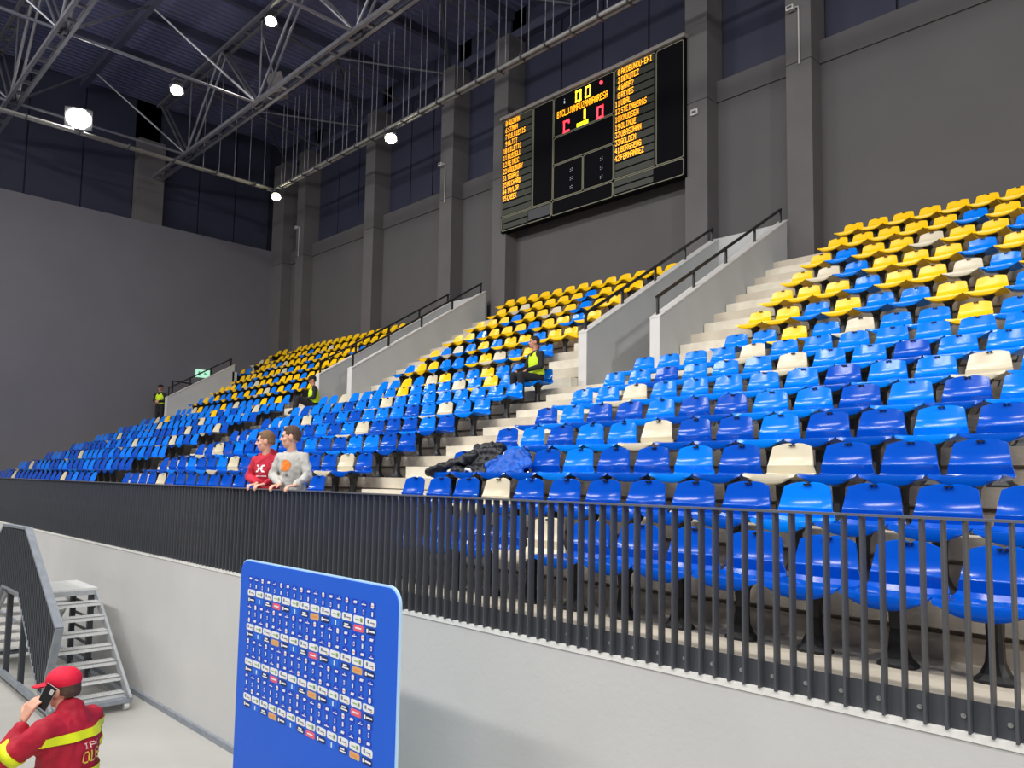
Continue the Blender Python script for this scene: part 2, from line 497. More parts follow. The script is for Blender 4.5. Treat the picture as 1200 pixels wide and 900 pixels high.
SEATS = []          # (x, row, colour, block, index)
rowsA = {1: 'DDDDDDWDDDDDDDDD', 2: 'DDDWDDDDDDBDDDDD', 3: 'DDDDBDDBDWDDDDBD', 4: 'DBDBBWDDBDDBDDBD',
         5: 'DBDDBDDBBDBDBDBB', 6: 'BBWBBBBBDBBWBDBB', 7: 'BBDBBBWBBDBBBDBW', 8: 'BBBBWBBBBBBBBBBB'}
for r, s_ in rowsA.items():
    for i, c in enumerate(s_):
        SEATS.append((-7.69 + .5*i, r, c, 'A', i))
upA = {9: 'BBYBWBBYBB', 10: 'YYBYBBYYBY', 11: 'YYYBYYWBYY', 12: 'YWBYYYBYYY', 13: 'YBYYWYYBYY', 14: 'YYYYYBYYYY', 15: 'YYYYYYYYYY'}
for r, s_ in upA.items():
    for i, c in enumerate(s_[:(10 if r < 12 else 9)]):
        SEATS.append((-6.40 + .5*i, r, c, 'A', i))
rowsB = {1: 'D'*17, 2: 'DDDDDDDDDDDDWDDDD', 3: 'DWDDDDDDDWBDDBDDD', 4: 'DDBBDDBDDBDDBDWDD', 5: 'DBDDDWBDBDBBDBBDD',
         6: 'BBWBDBBBDBDBWBBBD', 7: 'BBBBBBBBWBBDBBBDB', 8: 'BBBYBWBBBYBBBBWBB'}
for r, s_ in rowsB.items():
    for i, c in enumerate(s_): SEATS.append((-10.0 - .503*i, r, c, 'B', i))
upB = {9: 'BBYBBYWBYBB', 10: 'BYBWYBBBYYB', 11: 'YYBYYBYBWBY', 12: 'YBYYBYYYBYY', 13: 'YYBYWYYBYYY', 14: 'YYYBYYYYWYY', 15: 'YYYYYYYYYYY'}
for r, s_ in upB.items():
    for i, c in enumerate(s_): SEATS.append((-11.47 - .493*i, r, c, 'B', i))
for x in (-10.977, -16.893): SEATS.append((x, 15, 'Y', 'B', 11 if x > -12 else 12))
random.seed(11)
whiteC = {2: (5, 16), 3: (19,), 4: (14,), 5: (3, 9), 6: (1, 5, 17), 7: (7, 14), 8: (3, 19)}
pB = {1: .05, 2: .15, 3: .4, 4: .45, 5: .45, 6: .6, 7: .7, 8: .8}
for r in range(1, 9):
    for i in range(23):
        c = 'W' if i in whiteC.get(r, ()) else ('Y' if r == 8 and i in (9, 17) else ('B' if random.random() < pB[r] else 'D'))
        SEATS.append((-20.4 - .5*i, r, c, 'C', i))
upC = {9: 'BYBYBBBWBYBBBYWBBB', 10: 'YBYBYBWYBYBYBBYBYB', 11: 'YYYYBYYYBYYWBYBYYY', 12: 'YYYYYYBYYBWYYBYYYY', 13: 'YYBYYYYYBYYYYWBYYY',
       14: 'YYYYYYYYYWYYBYYYYY', 15: 'Y'*18}
for r, s_ in upC.items():
    for i, c in enumerate(s_): SEATS.append((-21.5 - .494*i, r, c, 'C', i))
for r, cc in ((13, 'YB'), (14, 'WY'), (15, 'YY')):
    for k, c in enumerate(cc): SEATS.append((-31.68 + .55*k, r, c, 'C', 30 + k))

def in_view(x, r):
    q = rot.transposed() @ (Vector((x, ys(r), zt(r) + .5)) - Vector((0, 0, H)))
    px = 600 - 901.55*q.x/q.z; py = 489.86 + 901.55*q.y/q.z
    return -30 < px < 1240 and -30 < py < 930
SEATS = [s for s in SEATS if in_view(s[0], s[1])]
SEATS.sort(key=lambda s: s[0]**2 + ys(s[1])**2)
ORD = ['first', 'second', 'third', 'fourth', 'fifth', 'sixth', 'seventh', 'eighth', 'ninth', 'tenth', 'eleventh', 'twelfth', 'thirteenth', 'fourteenth', 'fifteenth', 'sixteenth', 'seventeenth']
CN = {'B': 'bright blue', 'D': 'royal blue', 'W': 'cream', 'Y': 'yellow'}
BN = {'A': 'block with the dropped jackets', 'B': 'block below the scoreboard'}
NEAR = [s for s in SEATS if s[3] != 'C'][:300]
FAR = [s for s in SEATS if s not in set(NEAR)]
for (x, r, c, bl, i) in NEAR:
    o = empty('stadium_seat', (x, ys(r), zt(r)))
    if i == 11 and bl == 'B' and r == 15: pos = 'extra end seat'
    elif i == 12 and bl == 'B' and r == 15: pos = 'far end seat'
    else: pos = ORD[i] + ' from the stairs'
    tag(o, '%s plastic seat, %s, %s row up, %s' % (CN[c], pos, ORD[r-1], BN[bl]), 'seat', 'moulded plastic stadium seats')
    sh = bpy.data.objects.new('seat_shell', shell_me); COL.objects.link(sh); sh.parent = o
    sh.material_slots[0].link = 'OBJECT'; sh.material_slots[0].material = MATS['seat_' + c]
    sl = bpy.data.objects.new('grip_slot', slot_me); COL.objects.link(sl); sl.parent = sh
    pd = bpy.data.objects.new('pedestal', ped_me); COL.objects.link(pd); pd.parent = o
vs, fs = seat_shell(5, False)
mb = MB()
ci = {'B': 1, 'D': 2, 'W': 3, 'Y': 4}
for (x, r, c, bl, i) in FAR:
    mb.add([(v[0] + x, v[1] + ys(r), v[2] + zt(r)) for v in vs], fs, ci[c])
    pedestal_mb(mb, x, ys(r), zt(r), True)
me = bpy.data.meshes.new('distant_seats'); me.from_pydata(mb.v, [], mb.f); me.polygons.foreach_set('material_index', mb.m)
o = link('distant_seats', me, ['black_plastic', 'seat_B', 'seat_D', 'seat_W', 'seat_Y'], None, False)
tag(o, 'rows of small distant blue, yellow and cream seats towards the end wall', 'seats', kind='stuff')

# ------------------------------------------------------------------ roof trusses
def truss(y, label):
    root = empty('roof_truss', (0, y, 15.35)); tag(root, label, 'truss', 'roof trusses spanning from the end wall')
    x0, x1 = XE + .25, XR + 2
    for (dz, w_, nm) in ((0, .34, 'bottom_chord'), (3.0, .30, 'top_chord')):
        for sy in (-1, 1):
            mb = MB(); mb.box(x0, x1, sy*w_/2 - .05, sy*w_/2 + .05, dz - .06, dz + .06); build(nm, mb, 'steel', root)
        n = 0; x = x0 + .3
        bat = MB(); bat.box(-.06, .06, -w_/2, w_/2, dz - .045, dz + .045); bme = bat.mesh('batten'); bme.materials.append(MATS['steel'])
        while x < -8:
            o = bpy.data.objects.new('batten', bme); COL.objects.link(o); o.parent = root; o.location = (x, 0, 0); x += .95
    for k in range(6):
        xb = -29.5 + 5.87*k
        for xt in (xb - 2.94, xb + 2.94):
            if xt < x0: xt = x0 + .1
            for sy in (-.1, .1):
                mb = MB(); mb.tube([(xb, sy, 0), (xt, sy, 3.0)], .045, 8); build('web', mb, 'steel', root)
        mb = MB(); mb.tube([(xb, 0, 0), (xb, 0, 3.0)], .03, 6); build('web', mb, 'steel', root)
        mb = MB(); mb.box(xb - .22, xb + .22, -.03, .03, -.08, .2); build('gusset', mb, 'steel_dark', root)
        # braces up to the roof beams between the trusses
        for sy in (-2.92, 2.88):
            mb = MB(); mb.tube([(xb, 0, 0), (xb - 1.9, sy, 2.95)], .04, 8); build('brace', mb, 'steel', root)
    return root
t1 = truss(11.12, 'steel lattice truss nearer the back wall, above the corner lamp')
t2 = truss(5.3, 'steel lattice truss passing behind the dazzling floodlight')
for k in range(4):
    xb = -29.5 + 5.87*k
    mb = MB(); mb.tube([(xb, 11.0, 15.38), (xb, 5.4, 15.38)], .05, 8); mb.tube([(xb, 5.2, 15.38), (xb, -.6, 15.38)], .05, 8)
    o = build('tie_tube', mb, 'steel')
    nm = ['outer', 'second', 'third', 'fourth'][k]
    tag(o, 'round steel tie tube between the trusses, %s from the end wall' % ('first' if k == 0 else nm), 'tube', 'tie tubes between the roof trusses')

# ------------------------------------------------------------------ suspended service pipe with its hangers
pr = empty('suspended_pipe', (-29.0, 14.5, 14.8))
tag(pr, 'pale suspended service pipe turning the corner below the roof', 'pipe')
for sy in (-.075, .075):
    mb = MB(); mb.tube([(0, sy, 0), (33, sy, 0)], .055, 8); build('pipe_run', mb, 'pipe', pr, True)
    mb = MB(); mb.tube([(sy, 0, 0), (sy, -24, 0)], .055, 8); build('pipe_run', mb, 'pipe', pr, True)
mb = MB(); mb.tube([(-.08, -.3, 0), (-.08, 0, 0), (.02, .1, 0), (.3, .1, 0)], .07, 8); build('elbow', mb, 'pipe', pr, True)
cl = MB(); cl.box(-.02, .02, -.15, .15, -.075, .075); clm = cl.mesh('clamp'); clm.materials.append(MATS['steel_dark'])
hg = MB(); hg.tube([(0, 0, 0), (0, 0, 3.9)], .012, 5); hgm = hg.mesh('hanger_wire'); hgm.materials.append(MATS['wire'])
i = 0; x = .6
while x < 24:
    o = bpy.data.objects.new('clamp', clm); COL.objects.link(o); o.parent = pr; o.location = (x, 0, 0)
    for dx in (-.09, .20):
        o = bpy.data.objects.new('hanger_wire', hgm); COL.objects.link(o); o.parent = pr; o.location = (x + dx, 0, .03)
    x += .92
y = -.9
while y > -13:
    o = bpy.data.objects.new('clamp', clm); COL.objects.link(o); o.parent = pr; o.location = (0, y, 0); o.rotation_euler = (0, 0, R_(90))
    y -= 1.6
y = -.5
while y > -3.0:
    o = bpy.data.objects.new('hanger_wire', hgm); COL.objects.link(o); o.parent = pr; o.location = (0, y, .03); y -= .62

# ------------------------------------------------------------------ lamps in view
def floodlamp(loc, aim, size, glow, power, label, bracket):
    root = empty('floodlight', loc); tag(root, label, 'floodlight', 'lit floodlights under the roof')
    d = (Vector(aim) - Vector(loc)).normalized(); q = d.to_track_quat('-Z', 'Y')
    def place(mb): mb.v = [tuple(q @ Vector(v)) for v in mb.v]; return mb
    s_ = size
    mb = MB(); mb.prism([(-s_*.5, -s_*.06), (s_*.5, -s_*.06), (s_*.36, s_*.28), (-s_*.36, s_*.28)], -s_*.4, s_*.4, 'Y')
    mb.v = [(v[0], v[1], v[2]) for v in mb.v]
    build('housing', place(mb), 'lamp_body', root)
    mb = MB(); mb.prism([(s_*.46*math.cos(R_(22.5 + 45*k_)), s_*.40*math.sin(R_(22.5 + 45*k_))) for k_ in range(8)], -s_*.09, -s_*.06, 'Z'); build('lens', place(mb), glow, root)
    mb = MB(); mb.tube([(0, 0, .02), (0, 0, bracket)], .025, 6); mb.box(-.14, .14, -.14, .14, bracket - .03, bracket + .02); build('bracket', mb, 'steel_dark', root)
    l = bpy.data.lights.new('floodlight_beam', 'SPOT'); l.energy = power; l.spot_size = R_(140); l.spot_blend = .8; l.shadow_soft_size = s_*.3
    l.color = (1, .97, .9)
    lo = bpy.data.objects.new('floodlight_beam', l); COL.objects.link(lo); lo.parent = root
    lo.location = d * (s_*.2); lo.rotation_euler = q.to_euler()
    return root
CAMP = Vector((0, 0, H))
floodlamp((-28.95, 7.15, 15.28), (-9, 1, 3), .85, 'lamp_glow_big', 500, 'dazzling large floodlight on the suspended pipe by the end wall', -.46)
floodlamp((-24.0, 8.6, 15.05), (-15, 2, 0), .42, 'lamp_glow', 260, 'small floodlight hanging from the tie tube', .3)
floodlamp((-28.85, 14.5, 14.5), (-18, 3, 2), .40, 'lamp_glow', 220, 'small floodlight at the bend of the suspended pipe', .22)
floodlamp((-20.85, 14.5, 14.46), (-13, 3, 2), .44, 'lamp_glow', 240, 'small floodlight on the pipe before the back wall windows', .25)
floodlamp((-23.0, 11.12, 18.0), (-14, 0, 0), .42, 'lamp_glow', 240, 'small floodlight high up at the top chord', .3)

# loudspeaker behind the truss
sp = empty('loudspeaker', (-24.3, 12.2, 16.3)); tag(sp, 'pale boxy loudspeaker hung behind the truss', 'loudspeaker'); sp.rotation_euler = (R_(18), 0, R_(-35))
mb = MB(); mb.prism([(-.32, 0), (.32, 0), (.26, .75), (-.26, .75)], -.28, .28, 'Y'); me = bevel_mesh(mb.mesh('cabinet'), .04); link('cabinet', me, 'speaker_grey', sp)
mb = MB(); mb.box(-.24, .24, -.30, -.275, .08, .66); build('grille', mb, 'steel_dark', sp)
mb = MB(); mb.tube([(0, 0, .72), (0, 0, 2.2)], .02, 6); build('hanger_wire', mb, 'wire', sp)

# wall lamps on conduits, switch box, exit sign
def wall_lamp(x, z, zb, label):
    root = empty('wall_lamp', (x, 16.4, z)); tag(root, label, 'wall lamp', 'conduit lamps on the pillars')
    mb = MB(); mb.box(-.22, -.04, -.16, -.04, -.05, .07); me = bevel_mesh(mb.mesh('lamp_head'), .015); link('lamp_head', me, 'conduit', root)
    mb = MB(); mb.box(-.19, -.07, -.165, -.155, -.01, .04); build('lens', mb, 'lamp_body', root)
    mb = MB(); mb.tube([(-.04, -.06, .02), (.03, -.04, .02), (.03, -.03, -.05), (.03, -.03, zb - z)], .018, 6); build('conduit', mb, 'conduit', root)
wall_lamp(-7.58, 14.0, 12.65, 'small box lamp on a conduit high on the pillar beyond the scoreboard')
wall_lamp(-20.27, 13.95, 12.6, 'small box lamp and conduit on the pillar between two dark windows')
wall_lamp(-30.35, 14.0, 12.7, 'small box lamp and conduit on the pillar near the corner')
sb = empty('wall_box', (-10.3, 16.4, 12.44)); tag(sb, 'small pale switch box on the pillar beside the scoreboard', 'switch box')
mb = MB(); mb.box(-.1, .1, -.06, 0, -.08, .08); link('housing', bevel_mesh(mb.mesh('housing'), .015), 'conduit', sb)
mb = MB(); mb.box(-.06, .06, -.066, -.058, -.04, .03); build('cover', mb, 'lamp_body', sb)
ex = empty('exit_sign', (XE + .06, 13.47, 7.41)); tag(ex, 'pale green lit exit sign on the end wall', 'exit sign')
mb = MB(); mb.box(-.05, .02, -.30, .30, -.17, .17); link('lit_panel', bevel_mesh(mb.mesh('lit_panel'), .012), 'exit_green', ex)
mb = MB(); mb.box(.02, .026, -.2, -.12, -.1, .08); mb.box(.02, .026, -.2, -.02, .0, .03); mb.prism([(.05, -.06), (.2, 0), (.05, .06)], .02, .026); build('pictogram', mb, 'exit_mark', ex)
gr = empty('landing_rail', (-32.5, 11.9, 4.83)); tag(gr, 'dark frame rail beside the end wall behind the standing steward', 'rail')
for (p, q) in (((0, .2, 0), (0, .2, 2.1)), ((0, .2, 2.1), (0, 1.0, 2.05)), ((0, 1.0, 0), (0, 1.0, 2.05)), ((0, .2, 1.5), (0, 1.0, 1.5))):
    mb = MB(); mb.beam(p, q, .05, .05); build('rail_bar', mb, 'hand_rail', gr)

# ------------------------------------------------------------------ scoreboard
F5 = {'A':'0E11111F111111','B':'1E11111E11111E','C':'0E11101010110E','D':'1E11111111111E','E':'1F10101E10101F','F':'1F10101E101010','G':'0E11101713110F',
'H':'1111111F111111','I':'0E04040404040E','J':'0702020202120C','K':'11121418141211','L':'1010101010101F','M':'111B1515111111','N':'11191515131111','O':'0E11111111110E',
'P':'1E11111E101010','Q':'0E11111115120D','R':'1E11111E141211','S':'0F10100E01011E','T':'1F040404040404','U':'1111111111110E','V':'11111111110A04','W':'111111151515 0A'.replace(' ',''),
'X':'11110A040A1111','Y':'11110A04040404','Z':'1F01020408101F','0':'0E11131519110E','1':'040C040404040E','2':'0E11010204081F','3':'1F02040201110E','4':'02060A121F0202',
'5':'1F101E0101110E','6':'0608101E11110E','7':'1F010204080808','8':'0E11110E11110E','9':'0E11110F01020C','-':'0000001F000000','?':'0E110102040004',' ':'00000000000000','.':'0000000000000C'}
def led_text(mb, txt, x, ztop, h, cw, y, mi=0, pad=.92):
    ph = h / 7; pw = cw / 6
    for k, ch in enumerate(txt):
        g = F5.get(ch, F5[' '])
        for row in range(7):
            bits = int(g[row*2:row*2+2], 16)
            c = 0
            while c < 5:
                if bits >> (4 - c) & 1:
                    c2 = c
                    while c2 < 5 and bits >> (4 - c2) & 1: c2 += 1
                    xa = x + k*cw + c*pw; za = ztop - row*ph
                    mb.quad((xa, y, za - ph), (xa + (c2-c)*pw, y, za - ph), (xa + (c2-c)*pw, y, za), (xa, y, za), mi)
                    c = c2
                else: c += 1
def seg_digit(mb, segs, x, z, wd, ht, t, y, mi=0):
    """seven segment figure with its lower corner at x, z"""
    S_ = {'a': (0, ht - t, wd, ht), 'g': (0, ht/2 - t/2, wd, ht/2 + t/2), 'd': (0, 0, wd, t), 'f': (0, ht/2, t, ht), 'e': (0, 0, t, ht/2), 'b': (wd - t, ht/2, wd, ht), 'c': (wd - t, 0, wd, ht/2)}
    for s_ in segs:
        a = S_[s_]; mb.quad((x + a[0], y, z + a[1]), (x + a[2], y, z + a[1]), (x + a[2], y, z + a[3]), (x + a[0], y, z + a[3]), mi)
SBX, SBY, SBZ = -13.9, 16.3, 10.83
sb = empty('scoreboard', (SBX, SBY, SBZ)); tag(sb, 'large black scoreboard with amber player lists on the back wall', 'scoreboard')
X = lambda x: x - SBX
Z = lambda z: z - SBZ
mb = MB(); mb.box(X(-17.3), X(-10.53), .0, .22, Z(10.83), Z(14.5)); build('cabinet', mb, 'sb_black', sb)
mb = MB(); mb.box(X(-17.34), X(-10.49), -.09, .22, Z(14.49), Z(14.58)); build('top_cover', mb, 'sb_top', sb)
for xx in (-16.5, -11.2):
    mb = MB(); mb.box(X(xx) - .06, X(xx) + .06, .2, .6, Z(11.2), Z(11.35)); mb.box(X(xx) - .06, X(xx) + .06, .2, .6, Z(13.9), Z(14.05)); build('wall_bracket', mb, 'steel_dark', sb)
panels = [(-17.27, -15.93, 11.33, 14.46), (-15.91, -15.09, 11.33, 14.46), (-15.07, -12.82, 13.24, 14.46), (-15.07, -12.82, 12.39, 13.22), (-15.07, -13.93, 11.33, 12.37), (-13.91, -12.82, 11.33, 12.37),
          (-12.80, -11.43, 11.33, 14.46), (-11.41, -10.56, 11.33, 14.46), (-17.27, -15.13, 10.86, 11.31), (-15.11, -12.84, 10.86, 11.31), (-12.82, -10.56, 10.86, 11.31)]
def frame_ring(x0, x1, z0, z1, t=.022, r=.07):
    mb = MB(); pts_o = []; pts_i = []
    for (cx, cz, a0) in ((x1 - r, z1 - r, 0), (x0 + r, z1 - r, 90), (x0 + r, z0 + r, 180), (x1 - r, z0 + r, 270)):
        for k in range(5):
            a = R_(a0 + 22.5*k)
            pts_o.append((cx + r*math.cos(a), cz + r*math.sin(a))); pts_i.append((cx + (r-t)*math.cos(a), cz + (r-t)*math.sin(a)))
    n = len(pts_o)
    vs = [(X(p[0]), -.012, Z(p[1])) for p in pts_o] + [(X(p[0]), -.012, Z(p[1])) for p in pts_i] + [(X(p[0]), .004, Z(p[1])) for p in pts_o] + [(X(p[0]), .004, Z(p[1])) for p in pts_i]
    fs = []
    for i in range(n):
        j = (i+1) % n
        fs += [(i, j, n+j, n+i), (i, 2*n+i, 2*n+j, j), (n+i, n+j, 3*n+j, 3*n+i)]
    mb.add(vs, fs); return mb
for (a, b, c, d) in panels:
    p = MB(); p.box(X(a) + .02, X(b) - .02, -.006, .004, Z(c) + .02, Z(d) - .02); po = build('display_panel', p, 'sb_panel', sb)
    build('panel_frame', frame_ring(a, b, c, d), 'sb_frame', po)
def strips(x0, x1, z0, z1, pitch, m):
    z = z1
    while z - pitch > z0 - .02:
        mb = MB(); mb.box(X(x0), X(x1), -.010, .0, Z(z - pitch) + .03, Z(z) - .018); build('display_strip', mb, m, sb); z -= pitch
PT = .2214
strips(-17.22, -15.98, 11.36, 14.44, PT, 'sb_strip'); strips(-12.75, -11.48, 11.36, 14.44, PT, 'sb_strip')
strips(-17.22, -16.1, 10.88, 11.30, .2, 'sb_strip'); strips(-12.78, -11.5, 10.88, 11.30, .2, 'sb_strip')
strips(-16.08, -15.18, 10.9, 11.28, .36, 'sb_strip2')
LEFT = ['0 GUZMAN', '6 SIMON', '7 KULVIETIS', '9 ALTIT', '10 MILETIC', '11 RUSSELL', '12 PETRIC', '22 WOODBURY', '31 TEWARI', '35 RICHARD', '44 TAYLOR', '55 CREEK']
RIGHT = ['0 AKOBUNDU-EHI', '2 BENITEZ', '4 GARP?', '8 REYES', '11 UBAL', '12 STEINBERGS', '18 KNUDSEN', '19 OLINDE', '32 OBASOHAN', '33 GOLDEN', '41 BERGSENG', '42 FERNANDEZ']
for (names, x0) in ((LEFT, -17.22), (RIGHT, -12.76)):
    for i, t in enumerate(names):
        num, nm = t.split(' ', 1)
        mb = MB(); led_text(mb, num.rjust(2), X(x0), Z(14.425 - PT*i), .165, .085, -.016); led_text(mb, nm, X(x0) + .20, Z(14.425 - PT*i), .165, .086, -.016)
        build('player_line', mb, 'led_amber', sb)['kind'] = 'stuff'
Yl = -.016
mb = MB(); seg_digit(mb, 'abcdef', X(-14.22), Z(14.03), .22, .34, .05, Yl); seg_digit(mb, 'abcdef', X(-13.86), Z(14.03), .22, .34, .05, Yl); build('clock_digits', mb, 'led_yellow', sb)
mb = MB(); led_text(mb, 'BTCLUJUMPUZANMANRESA', X(-14.93), Z(13.98), .20, .096, Yl); build('team_line', mb, 'led_amber', sb)
mb = MB(); seg_digit(mb, 'adef', X(-14.68), Z(13.26), .24, .36, .055, Yl); mb.quad((X(-14.49), Yl, Z(13.5)), (X(-14.44), Yl, Z(13.5)), (X(-14.44), Yl, Z(13.62)), (X(-14.49), Yl, Z(13.62))); build('score_digit', mb, 'led_red', sb)
mb = MB(); seg_digit(mb, 'abcdef', X(-13.42), Z(13.26), .24, .36, .055, Yl); build('score_digit', mb, 'led_red', sb)
mb = MB(); seg_digit(mb, 'bc', X(-14.05), Z(13.42), .22, .30, .07, Yl); build('period_digit', mb, 'led_yellow', sb)
mb = MB(); mb.box(X(-14.16), X(-13.74), Yl, -.004, Z(13.27), Z(13.38)); build('possession_bar', mb, 'led_green', sb)
mb = MB(); mb.tube([(X(-13.27), -.004, Z(14.29)), (X(-13.27), -.02, Z(14.29))], .055, 10); build('signal_lamp', mb, 'led_red', sb)
mb = MB(); mb.box(X(-14.67), X(-14.63), Yl, -.004, Z(14.16), Z(14.24)); mb.box(X(-14.66), X(-14.64), Yl, -.004, Z(14.27), Z(14.30)); build('signal_lamp', mb, 'led_dim', sb)
for (x0, x1) in ((-14.4, -14.32), (-13.28, -13.2)):
    mb = MB()
    for k in range(3):
        for (a, b) in ((0, 0), (.06, .02), (0, .06), (.06, .08)): mb.box(X(x0) + a, X(x0) + a + .02, Yl, -.004, Z(11.5 + .26*k + b), Z(11.515 + .26*k + b))
    build('dot_display', mb, 'led_dim', sb)
# the scoreboard's own red glow comes from its lit figures

# ------------------------------------------------------------------ up-and-over access stair beside the wall
XC = -12.98                                  # middle of its landing
st = empty('access_stair', (XC, 3.2, 0)); tag(st, 'metal up-and-over access stair with dark ribbed side guard by the wall', 'staircase')
YN, YFAR = 2.72 - 3.2, 3.72 - 3.2
LZ, LH = 1.40, .52                            # landing height, half length
def xr(sx, x): return sx * x
# landing of slats
mb = MB(); mb.box(-LH, LH, YN + .06, YFAR, LZ - .10, LZ - .03); build('landing_frame', mb, 'galv', st)
sl = MB(); sl.box(-.045, .045, YN + .06, YFAR, 0, .03); slm = sl.mesh('landing_slat'); slm.materials.append(MATS['tread_white'])
k = -LH + .05
while k < LH:
    o = bpy.data.objects.new('landing_slat', slm); COL.objects.link(o); o.parent = st; o.location = (k, 0, LZ - .03); k += .104
tr = MB(); tr.box(-.10, .11, YN + .07, YFAR - .03, -.012, 0); tr.box(.085, .11, YN + .07, YFAR - .03, -.05, 0)
n = 30
for i in range(n):
    y0 = YN + .07 + (YFAR - .10 - YN) * i / n; tr.box(-.09, .10, y0, y0 + .014, 0, .008)
trm = tr.mesh('tread'); trm.materials.append(MATS['tread_white'])
for sx in (1, -1):
    for i in range(7):
        o = bpy.data.objects.new('tread', trm); COL.objects.link(o); o.parent = st
        o.location = (sx * (LH + .16 + .205*i), 0, LZ - .172*(i+1)); o.rotation_euler = (0, 0, 0 if sx > 0 else R_(180))
        if sx < 0: o.location.y = YN + YFAR + .04
    for yy in (YN + .05, YFAR - .02):
        mb = MB(); mb.beam((sx*(LH - .02), yy, LZ - .08), (sx*(LH + 1.62), yy, .12), .035, .12); build('stringer', mb, 'galv', st)
    mb = MB(); mb.box(min(sx*1.9, sx*2.16), max(sx*1.9, sx*2.16), YN + .05, YFAR, .10, .15); build('base_beam', mb, 'galv_grey', st)
    for yy in (YN + .1, YFAR - .06):
        mb = MB(); mb.box(sx*(LH - .08) - .035, sx*(LH - .08) + .035, yy - .035, yy + .035, .1, LZ - .1); build('leg', mb, 'guard_dark', st)
        mb = MB(); mb.tube([(sx*2.1, yy - .03, .06), (sx*2.1, yy + .03, .06)], .06, 12); build('wheel', mb, 'wheel', st)
        mb = MB(); mb.box(sx*2.1 - .02, sx*2.1 + .02, yy - .04, yy + .04, .06, .17); build('caster_fork', mb, 'galv', st)
for yy in (YN + .05, YFAR - .02):
    mb = MB(); mb.box(-2.15, 2.15, yy - .03, yy + .03, .12, .19); build('base_rail', mb, 'galv_grey', st)
# horizontal bars behind the landing (far side screen)
for i in range(5):
    mb = MB(); mb.box(-LH, LH, YFAR - .05, YFAR - .02, .35 + .19*i, .38 + .19*i); build('screen_bar', mb, 'guard_dark', st)
# guard panel: an up-and-over band with ribs and a pale flange
outer = [(-.62, 2.28), (.66, 2.30), (2.42, 1.20), (1.98, .33)]
inner = [(1.72, .33), (.50, 1.38), (-.50, 1.38), (-1.72, .33), (-1.98, .33), (-2.42, 1.20)]
yg = YN
poly_parts = [[(.66, 2.30), (2.42, 1.20), (1.98, .33), (1.80, .33), (.48, 1.40)],
              [(-.62, 2.28), (.66, 2.30), (.48, 1.40), (-.48, 1.40)],
              [(-.62, 2.28), (-.48, 1.40), (-1.80, .33), (-1.98, .33), (-2.42, 1.20)]]
mb = MB()
for p in poly_parts: mb.prism(p, yg + .004, yg + .02, 'Y')
build('guard_sheet', mb, 'guard_dark', st)
# ribs of the guard sheet, cut to its outline
def yspan(x):
    ax = abs(x)
    if ax <= .62: top = 2.28
    elif ax <= 2.42: top = 2.29 + (1.20 - 2.29) * (ax - .64) / (2.42 - .64)
    else: return None
    if ax <= .48: bot = 1.40
    elif ax <= 1.80: bot = 1.40 + (.33 - 1.40) * (ax - .48) / (1.80 - .48)
    elif ax <= 1.98: bot = .33
    else: bot = .33 + (1.20 - .33) * (ax - 1.98) / (2.42 - 1.98)
    return bot, top
x = -2.36
while x < 2.38:
    a = yspan(x); b = yspan(x + .04)
    if a and b and a[1] - a[0] > .05:
        mb = MB(); mb.prism([(x, a[0] + .02), (x + .04, b[0] + .02), (x + .04, b[1] - .02), (x, a[1] - .02)], yg - .014, yg + .006, 'Y'); build('guard_rib', mb, 'guard_dark', st)
    x += .085
edge = [(-.62, 2.28), (.66, 2.30), (2.42, 1.20), (1.98, .33), (1.80, .33), (.48, 1.40), (-.48, 1.40), (-1.80, .33), (-1.98, .33), (-2.42, 1.20)]
for i in range(len(edge)):
    a, b = edge[i], edge[(i+1) % len(edge)]
    mb = MB(); mb.beam((a[0], yg + .03, a[1]), (b[0], yg + .03, b[1]), .09, .035); build('guard_flange', mb, 'galv_grey', st)
# loose things on the floor beside the stair
bg = empty('floor_box', (-12.55, 1.62, 0)); tag(bg, 'low tan box with black cable on the floor by the stair', 'box')
mb = MB(); mb.box(-.35, .35, -.25, .25, 0, .10); link('carton', bevel_mesh(mb.mesh('carton'), .01), 'bag_orange', bg)
mb = MB(); mb.tube([(.2, .1, .11), (.35, .2, .3), (.25, .4, .42), (0, .45, .40)], .02, 6); build('cable', mb, 'black_plastic', bg, True)

# ------------------------------------------------------------------ sponsor backdrop
BX0, BX1, BY, BT = -6.42, -4.15, 3.05, 2.352
BXm = (BX0 + BX1) / 2
bd = empty('sponsor_backdrop', (BXm, BY, 0)); tag(bd, 'blue press backdrop printed with rows of small sponsor logos', 'backdrop')
def rrect(x0, x1, z0, z1, r, n=8):
    p = []
    for (cx, cz, a0) in ((x1 - r, z1 - r, 0), (x0 + r, z1 - r, 90)):
        for k in range(n + 1):
            a = R_(a0 + 90*k/n); p.append((cx + r*math.cos(a), cz + r*math.sin(a)))
    return p + [(x0, z0), (x1, z0)]
hw = (BX1 - BX0) / 2
P = rrect(-hw, hw, .06, BT, .11)
mb = MB(); mb.prism(P, 0, .012, 'Y'); build('printed_sheet', mb, 'board_blue', bd)
P2 = rrect(-hw - .012, hw + .012, .05, BT + .012, .12)
mb = MB(); mb.prism(P2, .008, .026, 'Y'); build('tube_frame', mb, 'board_edge', bd)
for sx in (-.8, .8):
    mb = MB(); mb.box(sx - .03, sx + .03, -.35, .4, 0, .05); build('foot', mb, 'galv_grey', bd)
